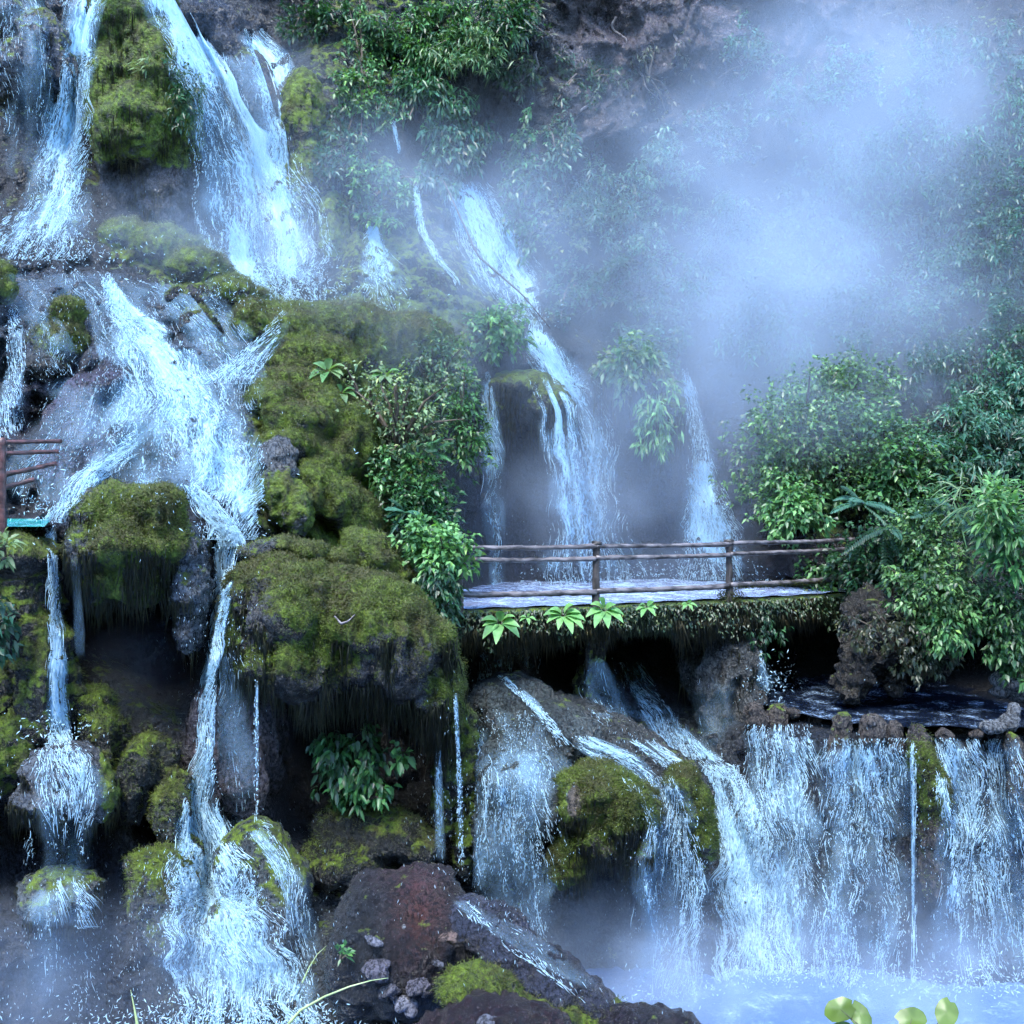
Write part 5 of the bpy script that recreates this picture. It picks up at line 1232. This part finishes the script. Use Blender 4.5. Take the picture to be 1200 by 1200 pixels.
plant('dry brown creeper draped over the top of the boulder', 1040, 742, 52, 30, D=18.7, rd=.35, n=900, L=.08, W=.04, lo=np.array([.015, .022, .012]), hi=np.array([.07, .085, .04]), hang=.8, cat='creeper', name='creeper')
plant('dangling roots and leaves between boulder and glossy bush', 1085, 768, 34, 30, D=18.8, rd=.3, n=700, L=.09, W=.045, lo=G_DARK * .6, hi=np.array([.07, .09, .05]), hang=1.0, cat='creeper', name='creeper')
# centre left
plant('bright leafy shrub in the middle of the green flank', 470, 498, 52, 48, D=19.5, rd=.7, n=2000, L=.095, W=.05, hi=PALE * 1.5, per=6)
plant('bushy lower half of the shrub on the green flank', 474, 566, 44, 46, D=19.2, rd=.7, n=2200, L=.095, W=.05, hi=G_BRI * 1.2, per=6)
plant('dark green shrub over the shaded flank behind the railing end', 500, 610, 36, 40, D=18.9, rd=.6, n=1900, L=.11, W=.06, lo=G_DARK * .8, hi=G_MID * 1.3)
plant('light green leaf cluster leaning over the left railing end', 520, 645, 36, 30, D=17.2, rd=.4, n=900, L=.115, W=.07, lo=G_MID, hi=LIM * 1.1)
plant('small cluster of light leaves beside the overhang shoulder', 490, 628, 20, 22, D=17.3, rd=.3, n=420, L=.10, W=.06, lo=G_MID, hi=LIM)
plant('dark tangle of leaves hanging at the left bridge end', 512, 700, 24, 46, D=17.1, rd=.4, n=1500, L=.10, W=.045, lo=G_DARK, hi=G_MID * 1.2, hang=.8)
plant('pale sparse twigs with tiny leaves on the moss slope', 440, 470, 52, 44, D=19.7, rd=.5, n=520, L=.075, W=.05, lo=PALE * .7, hi=PALE * 1.6, per=3, spread=1.2)
plant('hazy thin shrub at the top of the green flank', 515, 430, 44, 40, D=21.4, rd=.7, n=1500, L=.11, W=.05, lo=G_MID * .8, hi=PALE)
plant('hazy shrub leaning toward the slender waterfall', 545, 500, 26, 50, D=20.6, rd=.5, n=1200, L=.11, W=.05, hi=G_BRI)
fern('small fern in the heart of the flank shrubs', 505, 530, 18.9, .6, n=7, hi=G_MID * 1.4, aim=(.5, -.5, .3))
fern('pale fern half hidden under the flank shrubs', 475, 600, 18.4, .5, n=6, hi=BLU * 2)
def big_leaves(label, px, py, D, size, n, rng_seed, lo=G_MID, hi=LIM, cat='plant', name='broad_leaved_plant', aim=(0, -.6, .3), w=.42, spread=.8, seg=4, droop=.5, round_=False):
    rng = np.random.default_rng(rng_seed); root = P(px, py, D); t = empty(name, root); tag(t, label, cat)
    for i in range(n):
        a = 6.2832 * (i + rng.uniform(-.3, .3)) / n
        d = np.array([[math.cos(a) * spread + aim[0], aim[1] + .4 * math.sin(a), aim[2] + .55 * math.sin(a) * spread]])
        L = np.array([size * rng.uniform(.75, 1.1)])
        me = leaf_mesh('leaf', d * size * .12, d, np.array([[0, -.5, 1.0]]) + rng.normal(0, .1, (1, 3)), L, L * w, tints(rng, 1, lo, hi, 0, .6), seg, droop)
        link('leaf', me, M_LEAF, t)
    stems(t, root - Vector((0, -.05, size * .5)), [root, root + Vector((.02, 0, .02))], r=size * .03)
    return t
big_leaves('small pale plant with large leaves on the moss slope', 384, 436, 19.5, .42, 8, 11, lo=G_BRI, hi=PALE * 1.3)
big_leaves('second pale large-leaved sprout just below the first', 400, 462, 19.3, .34, 7, 12, lo=G_BRI, hi=PALE)
big_leaves('pale leafy sprout at the top of the flank shrubs', 452, 440, 19.6, .34, 7, 13, lo=G_BRI, hi=PALE * 1.2)
big_leaves('broad-leaved plant on the bridge edge near its left end', 586, 731, 17.45, .42, 8, 14, hi=LIM * 1.1)
big_leaves('leftmost of the two light broad-leaved clumps below the first post', 660, 722, 17.8, .40, 9, 15, lo=G_BRI, hi=LIM * 1.2)
big_leaves('broad-leaved clump right at the foot of the first post', 708, 716, 18.0, .40, 8, 16, lo=G_BRI, hi=LIM * 1.1)
big_leaves('small yellow-green sprout on the bridge edge in mid span', 758, 712, 18.5, .25, 6, 17, lo=G_BRI, hi=LIM * 1.2)
big_leaves('tiny sprout on the bridge edge left of the second post', 806, 708, 18.9, .18, 5, 18, lo=G_BRI, hi=LIM)
big_leaves('tiny sprout between the first two clumps on the bridge edge', 618, 724, 17.6, .16, 5, 19, lo=G_BRI, hi=LIM)
plant('hanging green plant with drooping leaves under the great overhang', 410, 890, 44, 36, D=16.4, rd=.5, n=900, L=.12, W=.055, lo=G_DARK, hi=np.array([.07, .22, .06]), hang=1.0, seg=2, per=7, cat='plant', name='hanging_plant')
plant('lower tip of the hanging plant under the overhang', 432, 922, 26, 20, D=16.2, rd=.3, n=260, L=.12, W=.055, lo=G_MID, hi=np.array([.06, .2, .05]), hang=1.0, seg=2, cat='plant', name='hanging_plant')
plant('small bright sprig right of the hanging plant', 472, 884, 10, 12, D=16.2, rd=.15, n=50, L=.13, W=.07, lo=G_MID, hi=G_BRI * 1.2, hang=.7, seg=2, cat='plant', name='small_plant')
plant('pale leafy sprig at the left picture edge under the railing', 4, 640, 12, 12, D=14.8, rd=.2, n=70, L=.13, W=.05, lo=PALE, hi=PALE * 1.6, seg=2, cat='plant', name='small_plant')
plant('shaded leaves hanging at the left picture edge', -4, 730, 16, 60, D=15.0, rd=.3, n=420, L=.12, W=.06, lo=G_DARK, hi=BLU * 1.6, hang=.8, cat='creeper', name='creeper')
plant('tiny plant growing on the red boulder beside the pale stone', 398, 1118, 10, 9, D=13.2, rd=.1, n=30, L=.10, W=.04, lo=G_MID, hi=G_BRI, cat='plant', name='small_plant')
# leaves and small creepers along the bridge edge
rng = np.random.default_rng(77)
N = 3600
pe = rng.uniform(500, 1010, N); De = np.interp(pe, [e[0] for e in edge], [e[1] for e in edge]); xx = flat(pe, De)
cl = vnoise(xx * 3.1, 0 * xx, 0 * xx, 22) * .5 + .5
p = np.stack([xx, De - rng.uniform(.02, .16, N), ZD - rng.uniform(0, 1, N) ** 1.3 * (.16 + .5 * cl)], 1)
d = np.stack([rng.normal(0, .6, N), rng.normal(-.6, .3, N), rng.normal(-.5, .5, N)], 1)
me = leaf_mesh('edge_leaves', p - np.array(br_base), d, np.tile([0, -.6, .8], (N, 1)) + rng.normal(0, .3, (N, 3)), rng.uniform(.03, .09, N), rng.uniform(.02, .05, N), tints(rng, N, G_DARK, np.array([.10, .15, .06]), .12, 1.6), 1, .4)
o = link('edge_leaves', me, M_LEAF, bridge); o['kind'] = 'stuff'

# foreground grass blades and the round leaves at the bottom right
def blade(label, pts, D, r, col, name='grass_blade'):
    c3 = [P(x, y, D + i * .02) for i, (x, y) in enumerate(pts)]
    mt = bpy.data.materials.get('grass_blade_green') or mat_plain('grass_blade_green', (.22, .30, .12), (.36, .44, .20), 5, .4)
    b = c3[0]; k = len(pts)
    o = tube(name, [p - b + b for p in c3], [r * (1 - .85 * i / (k - 1)) for i in range(k)], mt, None, b, seg=5, rough=.02, rings=26)
    o.location = (0, 0, 0); t = empty('grass_tuft', b); tag(t, label, 'grass'); o.parent = t; return t
blade('long pale grass blade arching over the foot of the central stream', [(338, 1200), (352, 1184), (380, 1168), (410, 1156), (435, 1149), (455, 1146)], 7.0, .011, None)
blade('short thin grass blade standing above the long arching one', [(354, 1152), (362, 1134), (372, 1118), (383, 1108)], 7.0, .006, None)
blade('single upright grass blade in the lower left corner', [(161, 1202), (158, 1185), (153, 1160)], 7.0, .011, None)
def round_leaf(name, px, py, D, r, tilt, rng, parent, base):
    n = 18; V = [(0, 0, 0)]; c = P(px, py, D)
    for k, rr in ((0, .5), (1, 1)):
        for j in range(n):
            a = 6.2832 * j / n; q = r * rr * (1 + .10 * math.cos(2 * a) - (.28 if j == 0 else 0)) * rng.uniform(.95, 1.05)
            V.append((math.cos(a) * q, math.sin(a) * q * .8, .08 * r * rr * math.sin(3 * a) - .12 * r * rr * rr))
    L, cnt = [], []
    for j in range(n):
        L += [0, 1 + j, 1 + (j + 1) % n]; cnt.append(3)
        L += [1 + j, 1 + n + j, 1 + n + (j + 1) % n, 1 + (j + 1) % n]; cnt.append(4)
    R = Matrix.Rotation(tilt[0], 3, 'X') @ Matrix.Rotation(tilt[1], 3, 'Z')
    V = np.array([tuple(R @ Vector(v) + c - Vector(base)) for v in V])
    me = mesh_np(name, V, L, cnt); attr_c(me, 'tint', np.tile((.13, .20, .04), (len(V), 1)))
    return link(name, me, M_LEAF, parent)
rng = np.random.default_rng(3); base = P(1050, 1260, 6.0)
t = empty('round_leaved_plant', base); tag(t, 'yellow-green round leaves poking up at the bottom edge in front of the lower pool', 'plant')
tips = []
for (x, y, r, tl) in ((985, 1183, .085, (1.1, .3)), (1008, 1190, .080, (.9, 2.0)), (1068, 1194, .085, (1.0, 3.3)), (1110, 1186, .085, (.8, 1.0)), (985, 1215, .09, (.9, 4.0)), (1095, 1222, .09, (.9, 5.0))):
    round_leaf('leaf', x, y, 6.0, r, tl, rng, t, base); tips.append(P(x, y, 6.0))
stems(t, base, tips, r=.006)

plant('fine dark creeper hanging beneath the bridge beside the column', 890, 735, 30, 30, D=19.9, rd=.3, n=500, L=.08, W=.04, lo=G_DARK * .6, hi=G_MID * .8, hang=1.0, cat='creeper', name='creeper')
plant('thin leafy twigs sticking out above the railing left end', 470, 470, 60, 60, D=19.0, rd=.6, n=260, L=.08, W=.055, lo=PALE, hi=PALE * 1.5, per=3, spread=1.3)
plant('dark leafy growth under the reddish rocks at the top centre', 690, 90, 44, 30, n=900, L=.13, W=.05, lo=G_DARK * .5, hi=G_MID * .7, hang=.5, lift=(.05, .4))
plant('dark fringe of leaves at the top edge over the cleft', 600, 80, 30, 34, n=800, L=.15, W=.05, lo=G_DARK * .5, hi=G_MID * .8, hang=.6, lift=(.05, .5), cat='creeper', name='creeper')
plant('scrappy brown-green plants on the reddish cliff face', 760, 90, 50, 50, n=500, L=.12, W=.04, lo=G_DARK * .6, hi=np.array([.12, .13, .07]), hang=.6, lift=(.02, .25), per=5)
# ------------------------------------------------------------------ twigs and fallen branches
tb = P(560, 240, 24.5)
tw = tube('fallen_branch', [P(520, 212, 24.4), P(560, 300, 23.9), P(612, 345, 23.6), P(645, 385, 23.4)], [.02, .025, .02, .01], M_POST, None, P(560, 240, 24.5), seg=6, rings=20)
tw.location = P(560, 240, 24.5); tag(tw, 'thin dark branch fallen across the middle waterfall', 'branch')
for i_, (x_, y_, lab_) in enumerate([(628, 60, 'short pale root on the dark rock left of the top cliff'), (742, 66, 'pale splintered root on the reddish cliff'), (700, 110, 'grey root crossing the reddish cliff'), (790, 40, 'thin root at the top of the reddish cliff'), (880, 60, 'pale root above the top steam'), (722, 20, 'crooked root at the top edge above the reddish cliff')]):
    rg_ = np.random.default_rng(i_ + 60); pts_ = []; X_, Y_ = x_, y_
    for k_ in range(5):
        pts_.append(P(X_, Y_, depth(X_, Y_, CLIFF_BVH) - .12)); X_ += rg_.uniform(-6, 16) * (1 if i_ % 2 else -1); Y_ += rg_.uniform(4, 14)
    o_ = tube('root', pts_, [.035, .04, .03, .02, .01], M_RAIL, None, pts_[0], seg=6, rings=18, rough=.4, seed=i_); o_.location = pts_[0]; tag(o_, lab_, 'root')
tw = tube('twig', [P(392, 722, 15.0), P(400, 731, 14.95), P(408, 728, 14.9), P(416, 720, 14.95)], [.012, .02, .012, .006], M_RAIL, None, P(400, 730, 15), seg=6, rings=14)
tw.location = P(400, 730, 15); tag(tw, 'short pale twig lying in the dent of the great overhang', 'twig')

# ------------------------------------------------------------------ haze and steam
def mat_vol(name, dens, col=(0.66, 0.81, 1.0), aniso=0.0, hetero=None):
    T = NT(name)
    v = T.n('ShaderNodeVolumePrincipled'); v.inputs['Color'].default_value = (*col, 1); v.inputs['Anisotropy'].default_value = aniso
    if hetero is None: v.inputs['Density'].default_value = dens
    else:
        pos = T.n('ShaderNodeTexCoord').outputs['Object']
        ln = T.n('ShaderNodeVectorMath'); ln.operation = 'LENGTH'; T.l(pos, ln.inputs[0])
        fall = T.ramp(ln.outputs['Value'], 1.0, 0.15)
        geo = T.n('ShaderNodeNewGeometry').outputs['Position']
        nz = T.noise(T.scale(geo, (1, 1, 1.0)), hetero, 2, .55, .4)
        d = T.math('MULTIPLY', T.math('MULTIPLY', fall, T.ramp(nz, .18, .82)), dens)
        T.l(d, v.inputs['Density'])
    T.l(v.outputs[0], T.out.inputs[1])
    return T.m
def steam(px, py, D, rx, ry_, rd, dens, sc=.5):
    bm = bmesh.new(); bmesh.ops.create_icosphere(bm, subdivisions=3, radius=1)
    me = bpy.data.meshes.new('steam'); bm.to_mesh(me); bm.free()
    o = link('steam', me, mat_vol('steam_cloud', dens, hetero=sc)); o.location = P(px, py, D); s = D / F
    o.scale = (rx * s, rd, ry_ * s); tag(o, kind='stuff')
steam(830, 270, 24.4, 270, 220, 2.4, .24, .30)
steam(880, 380, 24.2, 320, 190, 2.4, .27, .33)
steam(1040, 110, 26.0, 300, 240, 2.6, .24, .34)
steam(960, 330, 24.6, 560, 440, 2.6, .17, .25)
steam(1080, 400, 23.6, 220, 200, 1.6, .16, .4)
steam(740, 560, 22.8, 300, 210, 1.7, .24, .5)
steam(470, 270, 22.4, 330, 190, 1.7, .24, .5)
steam(570, 350, 23.0, 180, 170, 1.0, .26, .6)
steam(300, 120, 24.0, 150, 110, 1.0, .2, .6)
steam(220, 275, 21.0, 260, 90, 1.0, .22, .8)
steam(960, 470, 21.2, 190, 110, .9, .22, .6)
steam(700, 1130, 16.2, 220, 130, 1.2, .36, .7)
steam(980, 1165, 15.6, 420, 110, 1.4, .6, .7)
steam(980, 1090, 16.3, 380, 130, 1.2, .22, .7)
steam(430, 400, 20.4, 230, 150, 1.0, .16, .6)
steam(60, 1150, 14.4, 240, 140, 1.1, .22, .8)
steam(250, 1130, 14.4, 170, 120, .8, .25, .8)
steam(165, 790, 16.9, 100, 100, .8, .12, .9)
print('plants done', PL[0])
